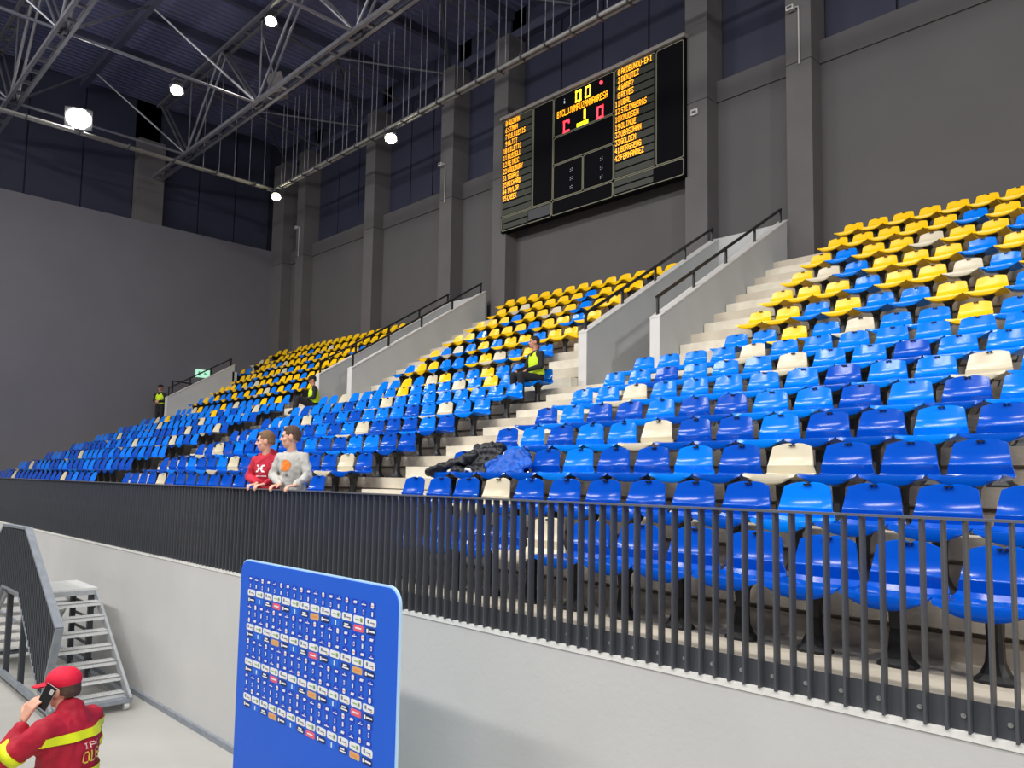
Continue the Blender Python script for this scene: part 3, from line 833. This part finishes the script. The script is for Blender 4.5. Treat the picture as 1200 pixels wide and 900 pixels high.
def card(mb, cx, cz, w_, h_, y, mi):
    c = min(w_, h_) * .2
    mb.add([(cx - w_/2 + c, y, cz - h_/2), (cx + w_/2 - c, y, cz - h_/2), (cx + w_/2, y, cz - h_/2 + c), (cx + w_/2, y, cz + h_/2 - c),
            (cx + w_/2 - c, y, cz + h_/2), (cx - w_/2 + c, y, cz + h_/2), (cx - w_/2, y, cz + h_/2 - c), (cx - w_/2, y, cz - h_/2 + c)], [tuple(range(8))], mi)
PM = ['print_white', 'print_navy', 'print_midblue', 'print_darkblue', 'print_red', 'print_tan', 'print_green', 'print_grey', 'print_orange']
def rowname(nm, mb): build(nm, mb, PM, bd)['kind'] = 'stuff'
cx13 = [-6.21 + .1467*i - BXm for i in range(13)]
cx18 = [-6.235 + .1059*i - BXm for i in range(18)]
def row_cards(z):
    mb = MB()
    for i, x in enumerate(cx13):
        card(mb, x, z, .132, .052, -.002, 0)
        if i % 2 == 0:
            card(mb, x - .03, z + .004, .022, .026, -.003, 7); mb.box(x - .005, x + .045, -.003, -.0025, z - .006, z + .002, 7); mb.box(x + .03, x + .05, -.003, -.0025, z - .016, z - .01, 8)
        else:
            mb.box(x - .04, x + .01, -.003, -.0025, z - .004, z + .004, 6); card(mb, x + .032, z, .03, .03, -.003, 6); card(mb, x + .034, z, .014, .014, -.004, 7)
    rowname('logo_row', mb)
def row_colour(z, alt):
    mb = MB()
    for i, x in enumerate(cx13):
        k = i % 4
        if k == 0:
            card(mb, x, z, .122, .044, -.002, 1); card(mb, x - .038, z, .022, .028, -.003, 0); mb.box(x - .02, x + .05, -.003, -.0025, z - .006, z + .006, 0)
        elif k == 1:
            card(mb, x, z, .11, .044, -.002, 2); card(mb, x, z, .016, .034, -.003, 0)
        elif k == 2:
            card(mb, x, z, .11, .044, -.002, 1); mb.box(x - .032, x + .02, -.003, -.0025, z + .002, z + .014, 0); mb.box(x - .04, x + .042, -.003, -.0025, z - .014, z - .004, 0)
        else:
            red = (i // 4 + alt) % 2 == 0
            card(mb, x, z, .126, .046, -.002, 4 if red else 5); mb.box(x - .04, x + .035, -.003, -.0025, z - .005, z + .006, 0 if red else 8)
    rowname('logo_row', mb)
def row_small(z, sh):
    mb = MB()
    for i, x in enumerate(cx18):
        k = (i + sh) % 3
        card(mb, x, z, .072, .042, -.002, 3)
        if k == 0: mb.prism([(x - .022, z - .008), (x + .016, z - .008), (x + .024, z + .010), (x - .016, z + .010)], -.003, -.0025, 'Y', 0)
        elif k == 1: mb.box(x - .026, x + .028, -.003, -.0025, z - .008, z - .001, 0); mb.box(x - .002, x + .006, -.003, -.0025, z + .003, z + .010, 0)
        else: card(mb, x, z, .032, .036, -.003, 0); mb.box(x - .012, x + .012, -.0038, -.0032, z - .004, z + .002, 8)
    rowname('logo_row', mb)
def row_round(z, sh):
    mb = MB()
    for i, x in enumerate(cx18):
        card(mb, x, z, .046, .046, -.002, 3); card(mb, x, z, .018, .032, -.003, 0)
        if (i + sh) % 2 == 0: card(mb, x, z, .009, .018, -.004, 3)
    rowname('logo_row', mb)
row_small(2.212, 0); row_round(2.155, 0)
for k, z in enumerate((2.098, 1.814, 1.53, 1.245)):
    row_cards(z); row_colour(z - .060, k)
    if k < 3: row_small(z - .115, 1 + k); row_round(z - .171, k + 1); row_small(z - .228, 2 + k)

# ------------------------------------------------------------------ people
def v3(*a): return Vector(a)
def prim_capsule(mb, p0, r0, p1, r1, n=12, fl=1.0, flax=None):
    p0 = Vector(p0); p1 = Vector(p1); t = p1 - p0; L = t.length
    if L < 1e-6: t = Vector((0,0,1))
    t.normalize(); a = Vector((0,1,0)) if abs(t.y) < .9 else Vector((1,0,0))
    u = t.cross(a).normalized(); v = t.cross(u)
    rings = []
    for k in range(1, 4): th = R_(-90 + 30*k); rings.append((p0 + t*r0*math.sin(th), r0*math.cos(th)))
    for k in range(0, 3): th = R_(30*k); rings.append((p1 + t*r1*math.sin(th), r1*math.cos(th)))
    vs = [p0 - t*r0] + [c + (u*math.cos(2*math.pi*k/n) + v*math.sin(2*math.pi*k/n))*r for (c, r) in rings for k in range(n)] + [p1 + t*r1]
    fs = [(0, 1 + (k+1) % n, 1 + k) for k in range(n)]
    for j in range(len(rings)-1):
        for k in range(n): fs.append((1+j*n+k, 1+j*n+(k+1) % n, 1+(j+1)*n+(k+1) % n, 1+(j+1)*n+k))
    e = 1 + (len(rings)-1)*n
    fs += [(e + k, e + (k+1) % n, len(vs)-1) for k in range(n)]
    mb.add(vs, fs)
def prim_ell(mb, c, r, n=14, m=9, rotm=None):
    vs = []; c = Vector(c)
    for j in range(1, m):
        th = math.pi*j/m
        for k in range(n):
            p = Vector((r[0]*math.sin(th)*math.cos(2*math.pi*k/n), r[1]*math.sin(th)*math.sin(2*math.pi*k/n), r[2]*math.cos(th)))
            if rotm: p = rotm @ p
            vs.append(c + p)
    top = Vector((0,0,r[2])); bot = Vector((0,0,-r[2]))
    if rotm: top = rotm @ top; bot = rotm @ bot
    vs += [c + top, c + bot]
    fs = [((j)*n+k, (j)*n+(k+1) % n, (j+1)*n+(k+1) % n, (j+1)*n+k) for j in range(m-2) for k in range(n)]
    fs += [(len(vs)-2, (k+1) % n, k) for k in range(n)] + [(len(vs)-1, (m-2)*n+k, (m-2)*n+(k+1) % n) for k in range(n)]
    mb.add(vs, fs)
def fuse(mb, voxel, smooth=3):
    """union of the shapes as one continuous skin"""
    me = mb.mesh('tmp'); o = bpy.data.objects.new('tmp', me); COL.objects.link(o)
    m = o.modifiers.new('r', 'REMESH'); m.mode = 'VOXEL'; m.voxel_size = voxel
    s_ = o.modifiers.new('s', 'SMOOTH'); s_.factor = .5; s_.iterations = smooth
    dg = bpy.context.evaluated_depsgraph_get(); ev = o.evaluated_get(dg)
    out = bpy.data.meshes.new_from_object(ev)
    bpy.data.objects.remove(o); bpy.data.meshes.remove(me)
    out.materials.clear()
    return out
def crumple(me, amp, sc):
    from mathutils import noise
    me.update()
    co = [(v.co.copy(), v.normal.copy()) for v in me.vertices]
    for v, (p, n_) in zip(me.vertices, co):
        q = Vector((p.x, p.y, p.z*.7))*sc
        f_ = 1 - abs(noise.noise(q))*2.2 + .5*noise.noise(q*2.3)
        v.co = p + n_*amp*(f_ - .5)
    me.update()
def join_meshes(ms):
    bm = bmesh.new()
    for i, (me, mi) in enumerate(ms):
        k = len(bm.faces); bm.from_mesh(me); bm.faces.ensure_lookup_table()
        for f in bm.faces[k:]: f.material_index = mi
    out = bpy.data.meshes.new('body'); bm.to_mesh(out); bm.free(); return out
def hand_prims(mb, wrist, d, nrm, side, s=1.0, curl=.5):
    """palm and five separate fingers: d finger direction, nrm the direction the palm faces, side the thumb side"""
    d = Vector(d).normalized(); nrm = Vector(nrm).normalized(); sd = Vector(side).normalized(); w0 = Vector(wrist)
    pc = w0 + d*.045*s
    for k in (-.9, -.3, .3, .9): prim_capsule(mb, w0 + sd*k*.018*s, .014*s, w0 + d*.085*s + sd*k*.030*s, .0115*s, 8)
    for (k, ln) in ((-.9, .062), (-.3, .076), (.3, .082), (.9, .072)):
        p = w0 + d*.088*s + sd*k*.030*s; ang = 0; dirv = d.copy()
        for seg in range(3):
            ang += curl * (.7 if seg == 0 else .9)
            dirv = (d*math.cos(ang) + nrm*math.sin(ang)).normalized()
            q = p + dirv*ln*s*(.42, .32, .26)[seg]
            prim_capsule(mb, p, (.0095 - .0008*seg)*s, q, (.0088 - .0008*seg)*s, 8); p = q
    p = w0 + d*.022*s + sd*.024*s
    q = p + (d*.6 + sd*.75 + nrm*.2).normalized()*.042*s; prim_capsule(mb, p, .013*s, q, .0105*s, 8)
    r = q + (d*.9 + sd*.15 + nrm*.45*min(1, curl*1.6)).normalized()*.034*s; prim_capsule(mb, q, .0105*s, r, .0085*s, 8)

def person(label, loc, yaw, J, sc=1.0, skin='skin', top='cloth_black', trous='cloth_black', hair='hair_black', vest=None, cap=None, hood=None, voxel=.014, bulk=1.0, look=(0, 1, 0), hands=None, hair_short=True, hs=1.0, wrinkle=0.0, collar=False):
    """local frame: +y the way the person faces, +x the person's right hand side, z up; J joints in metres before scaling"""
    root = empty('person', loc, yaw); tag(root, label, 'person'); root.scale = (sc, sc, sc)
    j = {k: Vector(v) for k, v in J.items()}
    nk, ch, pv, hd = j['neck'], j['chest'], j['pelvis'], j['head']
    # --- body, one continuous skin
    mb = MB()
    up = (nk - pv).normalized(); rt = (j['sh_r'] - j['sh_l']).normalized(); fw = up.cross(rt).normalized()
    if fw.y < -.3: fw = -fw
    rm = Matrix((rt, fw, up)).transposed()
    prim_ell(mb, ch, (.150, .098, .20), rotm=rm); prim_ell(mb, pv, (.150, .105, .13), rotm=rm); prim_capsule(mb, pv, .115, ch, .12)
    prim_capsule(mb, nk - up*.06, .058, hd - Vector((0,0,.06)), .052)
    for s_ in ('l', 'r'):
        prim_capsule(mb, ch + (j['sh_'+s_] - ch)*.6, .055, j['sh_'+s_] - up*.03, .040); prim_capsule(mb, j['sh_'+s_] - up*.03, .040, j['el_'+s_], .036); prim_capsule(mb, j['el_'+s_], .039, j['wr_'+s_], .026)
        prim_capsule(mb, j['hip_'+s_], .082, j['kn_'+s_], .054); prim_capsule(mb, j['kn_'+s_], .052, j['an_'+s_], .036); prim_capsule(mb, j['an_'+s_], .036, j['to_'+s_], .030)
    body = fuse(mb, voxel, 3)
    # --- head with a face
    lk = Vector(look).normalized(); hr = lk.cross(Vector((0,0,1))).normalized(); hu = hr.cross(lk).normalized()
    hm = Matrix((hr, lk, hu)).transposed()
    A = lambda x, y, z: hd + hm @ (Vector((x, y, z))*hs)
    E_ = lambda r: tuple(v*hs for v in r)
    mb = MB()
    prim_ell(mb, A(0, -.008, .022), E_((.075, .094, .098)), rotm=hm); prim_ell(mb, A(0, .030, -.045), E_((.056, .062, .072)), rotm=hm); prim_ell(mb, A(0, .052, -.092), E_((.030, .026, .022)), rotm=hm)
    prim_capsule(mb, A(0, .082, .015), .010, A(0, .104, -.022), .014); prim_ell(mb, A(.012, .092, -.026), E_((.010, .010, .008)), rotm=hm); prim_ell(mb, A(-.012, .092, -.026), E_((.010, .010, .008)), rotm=hm)
    for sx in (-1, 1):
        prim_ell(mb, A(sx*.078, -.008, -.004), E_((.010, .022, .034)), rotm=hm); prim_capsule(mb, A(sx*.018, .083, .030), .010, A(sx*.046, .074, .028), .009); prim_ell(mb, A(sx*.042, .058, -.025), E_((.024, .022, .024)), rotm=hm)
    prim_capsule(mb, A(-.020, .082, -.056), .007, A(.020, .082, -.056), .007); prim_capsule(mb, A(-.016, .080, -.068), .008, A(.016, .080, -.068), .008)
    prim_capsule(mb, A(0, -.005, -.06), .050, nk - up*.02, .054)
    head = fuse(mb, .006, 2)
    mb = MB()
    for sx in (-1, 1): prim_ell(mb, A(sx*.031, .078, .010), E_((.013, .008, .007)), 8, 6, hm)
    eyes = mb.mesh('eyes')
    mb = MB(); prim_capsule(mb, A(-.018, .089, -.061), .0045, A(.018, .089, -.061), .0045, 8); lips = mb.mesh('lips')
    parts = [(body, 0), (head, 0), (eyes, 1), (lips, 2)]
    if hands:
        for (wr, d_, n_, sd_, cu) in hands:
            mb = MB(); hand_prims(mb, wr, d_, n_, sd_, 1.0, cu); parts.append((fuse(mb, .0042, 1), 0))
    bo = link('body', join_meshes(parts), [skin, 'eye', 'lips'], root, True)
    # --- upper garment
    b = bulk
    mb = MB()
    prim_ell(mb, ch, (.178*b, .125*b, .215), rotm=rm); prim_ell(mb, pv + up*.06, (.172*b, .130*b, .15), rotm=rm); prim_capsule(mb, pv + up*.02, .140*b, ch, .142*b)
    prim_capsule(mb, nk - up*.07, .085, nk - up*.035, .070)
    for s_ in ('l', 'r'):
        prim_capsule(mb, ch + (j['sh_'+s_] - ch)*.6, .085*b, j['sh_'+s_] - up*.02, .068*b); prim_capsule(mb, j['sh_'+s_] - up*.02, .068*b, j['el_'+s_], .056*b); prim_capsule(mb, nk - up*.085, .082*b, j['sh_'+s_] - up*.03, .068*b)
        e = j['el_'+s_]; w1 = j['wr_'+s_]; prim_capsule(mb, e, .056*b, e + (w1 - e)*.9, .042*b)
    if hood:
        prim_ell(mb, nk - fw*.07 - up*.02, (.12, .07, .075), rotm=rm); prim_capsule(mb, nk + rt*.075 + fw*.02 - up*.03, .036, nk + fw*.085 - up*.085, .03); prim_capsule(mb, nk - rt*.075 + fw*.02 - up*.03, .036, nk + fw*.085 - up*.085, .03)
    if collar: prim_capsule(mb, nk - up*.08 - fw*.015, .115, nk - up*.005 - fw*.012, .078)
    tm = fuse(mb, voxel*.85, 5)
    if wrinkle: crumple(tm, wrinkle, 11.0)
    tp = link('jacket' if cap else 'top', tm, top, root, True)
    # --- trousers and shoes
    mb = MB(); prim_ell(mb, pv, (.165*b, .128*b, .13), rotm=rm)
    for s_ in ('l', 'r'):
        prim_capsule(mb, j['hip_'+s_], .098*b, j['kn_'+s_], .072); prim_capsule(mb, j['kn_'+s_], .070, j['an_'+s_] + (j['kn_'+s_] - j['an_'+s_])*.08, .056)
    link('trousers', fuse(mb, voxel, 3), trous, root, True)
    for s_ in ('l', 'r'):
        mb = MB(); a = j['an_'+s_]; t = j['to_'+s_]
        prim_capsule(mb, a + Vector((0, 0, -.02)) - (t - a)*.15, .046, t, .038)
        link('shoe', fuse(mb, .012, 2), 'shoe', root, True)
    # --- hair or cap
    mb = MB()
    prim_ell(mb, A(0, -.016, .040), E_((.083, .096, .092)), rotm=hm); prim_ell(mb, A(0, -.045, -.005), E_((.078, .062, .075)), rotm=hm); prim_ell(mb, A(0, .036, .084), E_((.060, .040, .030)), rotm=hm)
    hm_me = fuse(mb, .008, 2)
    bm = bmesh.new(); bm.from_mesh(hm_me); inv = hm.transposed()
    kill = [f for f in bm.faces if (lambda p: p.y > .048 and p.z < .074 or (p.y > -.03 and p.z < .012) or (p.y > -.055 and p.z < -.03) or p.z < -.045 or (p.y > .02 and p.z < .03))(inv @ (f.calc_center_median() - hd) / hs)]
    bmesh.ops.delete(bm, geom=kill, context='FACES'); bm.to_mesh(hm_me); bm.free()
    link('hair', hm_me, hair, root, True)
    if cap:
        mb = MB(); prim_ell(mb, A(0, -.006, .058), E_((.094, .112, .082)), rotm=hm); cm = fuse(mb, .008, 2)
        bm = bmesh.new(); bm.from_mesh(cm); kill = [f for f in bm.faces if (inv @ (f.calc_center_median() - hd)).z < .028]
        bmesh.ops.delete(bm, geom=kill, context='FACES'); bm.to_mesh(cm); bm.free()
        co = link('cap', cm, cap, root, True)
        mb = MB(); n = 10; vs = []
        for z_ in (0, -.008):
            for i in range(n + 1):
                a = R_(-68 + 136*i/n); vs.append(A(.088*math.sin(a), .085*math.cos(a) + .01, .040 + z_)); vs.append(A(.092*math.sin(a), .085*math.cos(a) +   .01 + .105*max(0, math.cos(a))**.6, .022 + z_ + .010*abs(math.sin(a))))
        m2 = 2*(n + 1); fs = []
        for i in range(n): fs += [(2*i, 2*i+1, 2*i+3, 2*i+2), (m2+2*i, m2+2*i+2, m2+2*i+3, m2+2*i+1), (2*i+1, m2+2*i+1, m2+2*i+3, 2*i+3)]
        mb.add(vs, fs); build('brim', mb, cap, co, True)
    if vest:
        mb = MB(); prim_ell(mb, ch, (.190*b, .140*b, .222), rotm=rm); prim_capsule(mb, pv + up*.10, .150*b, ch, .153*b); prim_ell(mb, pv + up*.10, (.182*b, .145*b, .12), rotm=rm)
        vm = fuse(mb, voxel*.85, 4)
        bm = bmesh.new(); bm.from_mesh(vm); rinv = rm.transposed()
        def cut(f):
            p = rinv @ (f.calc_center_median() - ch)
            return abs(p.x) > .176*b or p.z > .19 or (p.y > 0 and p.z > .10 and abs(p.x) < .03 + (p.z - .10)*.5) or p.z < -.36
        bmesh.ops.delete(bm, geom=[f for f in bm.faces if cut(f)], context='FACES'); bm.to_mesh(vm); bm.free()
        link('vest', vm, vest, root, True)
    return root, tp, rm, ch

def decal(name, rects, target, origin, right, up, fwd, matname, parent, off=.009, div=3):
    """flat print laid on a garment: rects (x0, x1, z0, z1) in the print's plane, dropped onto the cloth"""
    dg = bpy.context.evaluated_depsgraph_get()
    bm = bmesh.new(); bm.from_mesh(target.data); tree = BVHTree.FromBMesh(bm); bm.free()
    mb = MB(); o = Vector(origin)
    for (x0, x1, z0, z1) in rects:
        nx = max(1, int((x1 - x0)/.015)); nz = max(1, int((z1 - z0)/.015)); vs = []; ok = True
        for b_ in range(nz + 1):
            for a_ in range(nx + 1):
                p = o + Vector(right)*(x0 + (x1-x0)*a_/nx) + Vector(up)*(z0 + (z1-z0)*b_/nz)
                h = tree.ray_cast(p + Vector(fwd)*.5, -Vector(fwd))
                if h[0] is None: ok = False; break
                vs.append(h[0] + Vector(fwd)*off)
            if not ok: break
        if ok: mb.add(vs, [(b_*(nx+1)+a_, b_*(nx+1)+a_+1, (b_+1)*(nx+1)+a_+1, (b_+1)*(nx+1)+a_) for b_ in range(nz) for a_ in range(nx)])
    return build(name, mb, matname, parent, True)

STAND = dict(pelvis=(0,0,.93), chest=(0,0,1.24), neck=(0,-.005,1.46), head=(0,.02,1.61), hip_l=(-.085,0,.90), hip_r=(.085,0,.90), kn_l=(-.095,.02,.50), kn_r=(.095,.02,.50), an_l=(-.10,-.02,.09), an_r=(.10,-.02,.09),
             to_l=(-.11,.13,.04), to_r=(.11,.13,.04), sh_l=(-.185,0,1.39), sh_r=(.185,0,1.39), el_l=(-.22,-.01,1.10), el_r=(.22,-.01,1.10), wr_l=(-.21,.06,.86), wr_r=(.21,.06,.86))
def pose(**k): d = dict(STAND); d.update(k); return d

# two boys leaning on the railing (they face the court, heads turned along the railing)
def yaw_to(dx, dy): return math.atan2(dy, dx) - math.pi/2
def boy(label, x, y, sc, top, hair, headturn, hood, extra, fx):
    loc = (x, y, 2.03)
    yw = yaw_to(fx, -.92)
    inv = (Matrix.Translation(loc) @ Matrix.Rotation(yw, 4, 'Z') @ Matrix.Scale(sc, 4)).inverted()
    wl = inv @ Vector((extra[0], 4.10, 2.985)); wr = inv @ Vector((extra[1], 4.10, 2.985))
    dn = (inv.to_3x3() @ Vector((0, -1, -.18))).normalized(); sd = (inv.to_3x3() @ Vector((1, 0, 0))).normalized()
    J = pose(chest=(0,.04,1.23), neck=(0,.06,1.45), head=(0,.09,1.60), sh_l=(-.17,.05,1.38), sh_r=(.17,.05,1.38),
             el_l=(-.255,.07,1.14), el_r=(.255,.07,1.14), wr_l=wl, wr_r=wr)
    # local left hand is on the far side along the railing: thumbs face each other
    hands = [(wl, dn, (0, 0, -1), -sd, .7), (wr, dn, (0, 0, -1), sd, .7)]
    return person(label, loc, yw, J, sc, 'skin', top, 'cloth_navy', hair, hood=hood, look=headturn, hands=hands, voxel=.012, bulk=.98, hs=1.13, wrinkle=.012)
r1, tp1, rm1, ch1 = boy('boy in a red hooded sweatshirt with white print leaning on the railing', -8.45, 4.30, .905, 'hoodie_red', 'hair_brown', (.80, .55, -.08), True, (-8.16, -8.34), .40)
r2, tp2, rm2, ch2 = boy('boy in a grey sweatshirt with orange print leaning on the railing', -7.86, 4.30, .925, 'sweat_grey', 'hair_dark', (.82, .52, -.06), None, (-7.46, -7.80), .42)
white = []
# white emblem: two interlocking arcs over a bar of lettering, drawn with small strokes
for t in range(-4, 5):
    zz = t*.0105; wd = .020 + abs(t)*.0075
    white.append((-wd - .018*(abs(t) > 2), -wd + .024, zz - .0055, zz + .0055)); white.append((wd - .024, wd + .018*(abs(t) > 2), zz - .0055, zz + .0055))
white.append((-.040, .040, -.006, .006))
letters = [(-.075 + .0125*i, -.067 + .0125*i, -.105, -.088) for i in range(13)]
decal('chest_print', white + letters, tp1, ch1 + Vector((.0, .0, .02)), (-1, 0, 0), (0, 0, 1), (0, 1, 0), 'logo_white', r1)['kind'] = 'stuff'
org = []
for t in range(-7, 8):
    zz = t*.009; hw_ = .068*math.sqrt(max(0, 1 - (t/7.6)**2)) * (1 + .18*math.sin(t*2.1))
    org.append((-hw_, hw_, zz - .0046, zz + .0046))
decal('chest_print', org, tp2, ch2 + Vector((.0, .0, .03)), (-1, 0, 0), (0, 0, 1), (0, 1, 0), 'logo_orange', r2)['kind'] = 'stuff'
decal('chest_mark', [(-.015, .018, -.008, .008)], tp2, ch2 + Vector((-.02, .0, -.085)), (-1, 0, 0), (0, 0, 1), (0, 1, 0), 'print_grey', r2)

# stewards in yellow vests
Jg = pose(el_l=(-.24,.02,1.12), el_r=(.24,.02,1.12), wr_l=(-.05,.20,1.08), wr_r=(.07,.18,1.04))
person('steward in a yellow vest and dark cap standing beside the end wall', (-31.72, 11.36, 4.83), yaw_to(.6, -.8), Jg, 1.04, 'skin_dark', 'cloth_black', 'cloth_black', 'hair_black', vest='hi_vis', cap='cloth_black', voxel=.02,
       hands=[((-.05,.20,1.08), (.9,.3,-.1), (0,-1,0), (0,0,1), .8), ((.07,.18,1.04), (-.9,.3,0), (0,-1,0), (0,0,1), .8)])
SIT = dict(pelvis=(0,0,.10), chest=(0,.02,.42), neck=(0,.04,.63), head=(0,.07,.78), hip_l=(-.09,.02,.08), hip_r=(.09,.02,.08), kn_l=(-.13,.44,.12), kn_r=(.15,.43,.14), an_l=(-.12,.46,-.30), an_r=(.17,.44,-.30),
           to_l=(-.13,.60,-.36), to_r=(.19,.58,-.36), sh_l=(-.185,.03,.565), sh_r=(.185,.03,.565), el_l=(-.24,.06,.30), el_r=(.24,.10,.30), wr_l=(-.09,.30,.22), wr_r=(.16,.36,.22))
def sit(**k): d = dict(SIT); d.update(k); return d
# middle steward on an end seat of the block below the scoreboard
person('bareheaded steward in a yellow vest sitting on an end seat by the stairs', (-10.0, 10.43, 4.485 + .41), yaw_to(-.25, -1), sit(an_l=(-.12,.40,-.32), an_r=(.20,.40,-.32), to_l=(-.13,.53,-.375), to_r=(.22,.53,-.375)), 1.0, 'skin_dark', 'cloth_black', 'cloth_black', 'hair_black', vest='hi_vis', voxel=.018, look=(.35, .93, -.05),
       hands=[((-.09,.30,.22), (.3,.8,-.5), (0,-.3,-1), (1,0,0), .4), ((.16,.36,.22), (0,.8,-.5), (0,-.3,-1), (-1,0,0), .4)])
# steward seated in the aisle by the far parapets
person('steward in a yellow vest and cap sitting on the steps below the parallel parapets', (-19.05, 10.95, 4.83 + .12), yaw_to(-.30, -.95), sit(kn_l=(-.13,.46,.26), kn_r=(.15,.45,.26), an_l=(-.12,.52,-.08), an_r=(.17,.50,-.08), to_l=(-.13,.65,-.13), to_r=(.19,.63,-.13)), 1.02, 'skin_dark', 'cloth_black', 'cloth_black', 'hair_black', vest='hi_vis', cap='cloth_black', voxel=.02, look=(.1, 1, -.15),
       hands=[((-.09,.30,.22), (.3,.8,-.5), (0,-.3,-1), (1,0,0), .4), ((.16,.36,.22), (0,.8,-.5), (0,-.3,-1), (-1,0,0), .4)])
# man in the red jacket with a telephone
Jm = pose(neck=(0,.01,1.45), head=(0,.06,1.565), sh_l=(-.205,.01,1.38), sh_r=(.185,.0,1.355), el_l=(-.27,.25,1.18), el_r=(.25,.05,1.10), wr_l=(-.145,.21,1.38), wr_r=(.16,.24,1.0))
mr, mtp, mrm, mch = person('man in a red jacket and red cap holding a telephone to his ear', (-5.78, 1.60, 0), yaw_to(-.80, -.60), Jm, 1.05, 'skin', 'jacket_red', 'cloth_black', 'hair_dark', cap='cap_red', voxel=.012, bulk=1.22, look=(-.05, 1, -.06), collar=True, wrinkle=.010,
       hands=[((-.145,.205,1.41), (.12,-.42,.85), (.85,-.25,-.1), (.2,.85,.3), .55), ((.16,.24,1.0), (0,.6,-.7), (-1,0,0), (0,.7,.7), .4)])
ph = empty('telephone', (0, 0, 0)); tag(ph, 'black telephone held to the ear of the man in the red cap', 'telephone')
mb = MB(); mb.box(-.038, .038, -.005, .005, -.078, .078); me = bevel_mesh(mb.mesh('case'), .004); pc = link('case', me, 'phone', ph)
mb = MB(); mb.box(-.0385, .0385, -.002, .002, -.0785, .0785); build('rim', mb, 'phone_edge', ph)
mb = MB(); mb.box(-.03, -.006, .005, .0075, .03, .062); build('camera_bump', mb, 'phone_edge', ph)
mworld = Matrix.Translation((-5.78, 1.60, 0)) @ Matrix.Rotation(yaw_to(-.80, -.60), 4, 'Z') @ Matrix.Scale(1.05, 4)
ph.matrix_world = mworld @ Matrix.Translation((-.108, .085, 1.54)) @ Matrix.Rotation(R_(90), 4, 'Z') @ Matrix.Rotation(R_(-28), 4, 'Y')
# yellow reflective bands: two rings on the sleeves, bands round the jacket
def ring(parent, p0, p1, r0, r1):
    mb = MB(); mb.tube([p0, p1], r0, 20, r1=r1); build('reflective_band', mb, 'band_yellow', parent, True)
e = Vector(Jm['el_l']); s0 = Vector(Jm['sh_l']); w1 = Vector(Jm['wr_l'])
ring(mtp, s0.lerp(e, .62), s0.lerp(e, .78), .088, .083); ring(mtp, e.lerp(w1, .22), e.lerp(w1, .42), .074, .068)
e = Vector(Jm['el_r']); s0 = Vector(Jm['sh_r']); w1 = Vector(Jm['wr_r'])
ring(mtp, s0.lerp(e, .62), s0.lerp(e, .78), .088, .083)
def body_band(z0, z1, tilt=0.0):
    """band of tape following the jacket all round, dropped onto the cloth"""
    bm = bmesh.new(); bm.from_mesh(mtp.data); tree = BVHTree.FromBMesh(bm); bm.free()
    n = 56; vs = []; ok = []
    for zz in (z0, z1):
        for k in range(n):
            a = 2*math.pi*k/n; d = Vector((math.cos(a), math.sin(a), 0))
            h = tree.ray_cast(Vector((0, 0, zz)) , d)
            hh = None; p = Vector((0, 0, zz))
            if h[0] is not None: hh = h[0]
            dist = min((hh - p).length if hh is not None else .25, .25)
            vs.append(p + d*(dist + .013) + Vector((0, 0, tilt*math.cos(a))))
    mb = MB(); mb.add(vs, [(k, (k+1) % n, n + (k+1) % n, n + k) for k in range(n)])
    build('reflective_band', mb, 'band_yellow', mtp, True)
body_band(1.285, 1.34); body_band(1.04, 1.10)
def text_rects(txt, cw, h):
    out = []
    for k, ch_ in enumerate(txt):
        g = F5[ch_]
        for row in range(7):
            bits = int(g[row*2:row*2+2], 16)
            for c in range(5):
                if bits >> (4 - c) & 1: out.append((k*cw + c*cw/6, k*cw + (c+1)*cw/6, h - (row+1)*h/7, h - row*h/7))
    return out
decal('back_lettering', text_rects('OLG', .052, .070), mtp, (-.075, 0, 1.14), (1, 0, 0), (0, 0, 1), (0, -1, 0), 'text_yellow', mr)['kind'] = 'stuff'
decal('back_lettering', text_rects('IPK', .042, .034), mtp, (-.065, 0, 1.225), (1, 0, 0), (0, 0, 1), (0, -1, 0), 'text_pale', mr)['kind'] = 'stuff'

# ------------------------------------------------------------------ jackets dropped on the third row
def jacket_pile(name, label, prims, matname, voxel=.014, lines=None):
    root = empty(name, (-7.2, ys(3), zt(3) + .41)); tag(root, label, 'jacket')
    mb = MB()
    for p in prims:
        if len(p) == 4: prim_capsule(mb, *p)
        else: prim_ell(mb, p[0], p[1])
    cm = fuse(mb, voxel*.8, 3); crumple(cm, .03, 9.0); link('cloth', cm, matname, root, True)
    return root
J1 = [((-.62, -.50, .02), .055, (-.34, -.30, .14), .075), ((-.34, -.30, .14), .075, (-.10, -.22, .22), .085)]
for k in range(5):
    J1.append(((-.22 + .02*k, -.24 + .035*k, .04 + .075*k), .058, (.30, -.24 + .035*k, .04 + .075*k), .058))
J1 += [((-.30, -.34, .03), .06, (.25, -.36, .02), .05), ((.20, -.30, .05), .06, (.34, -.42, -.04), .04)]
jk = jacket_pile('down_jacket', 'black quilted jacket lying across blue seats in the third row', J1, 'down_black')
mb = MB(); mb.tube([(.02, -.44, .03), (.05, -.46, .06), (.10, -.45, .05), (.12, -.44, .02)], .018, 6); build('white_trim', mb, 'logo_white', jk, True)
J2 = [((.36, -.34, .02), .05, (.58, -.12, .26), .07), ((.50, -.36, .02), .055, (.66, -.10, .26), .07), ((.62, -.36, .03), .055, (.74, -.12, .22), .07), ((.74, -.34, .03), .055, (.82, -.16, .14), .06),
      ((.40, -.36, .03), .05, (.86, -.34, .02), .05), ((.30, -.30, .10), .045, (.52, -.12, .27), .05)]
jacket_pile('blue_jacket', 'crumpled bright blue jacket beside the black one on the third row', J2, 'jacket_blue')
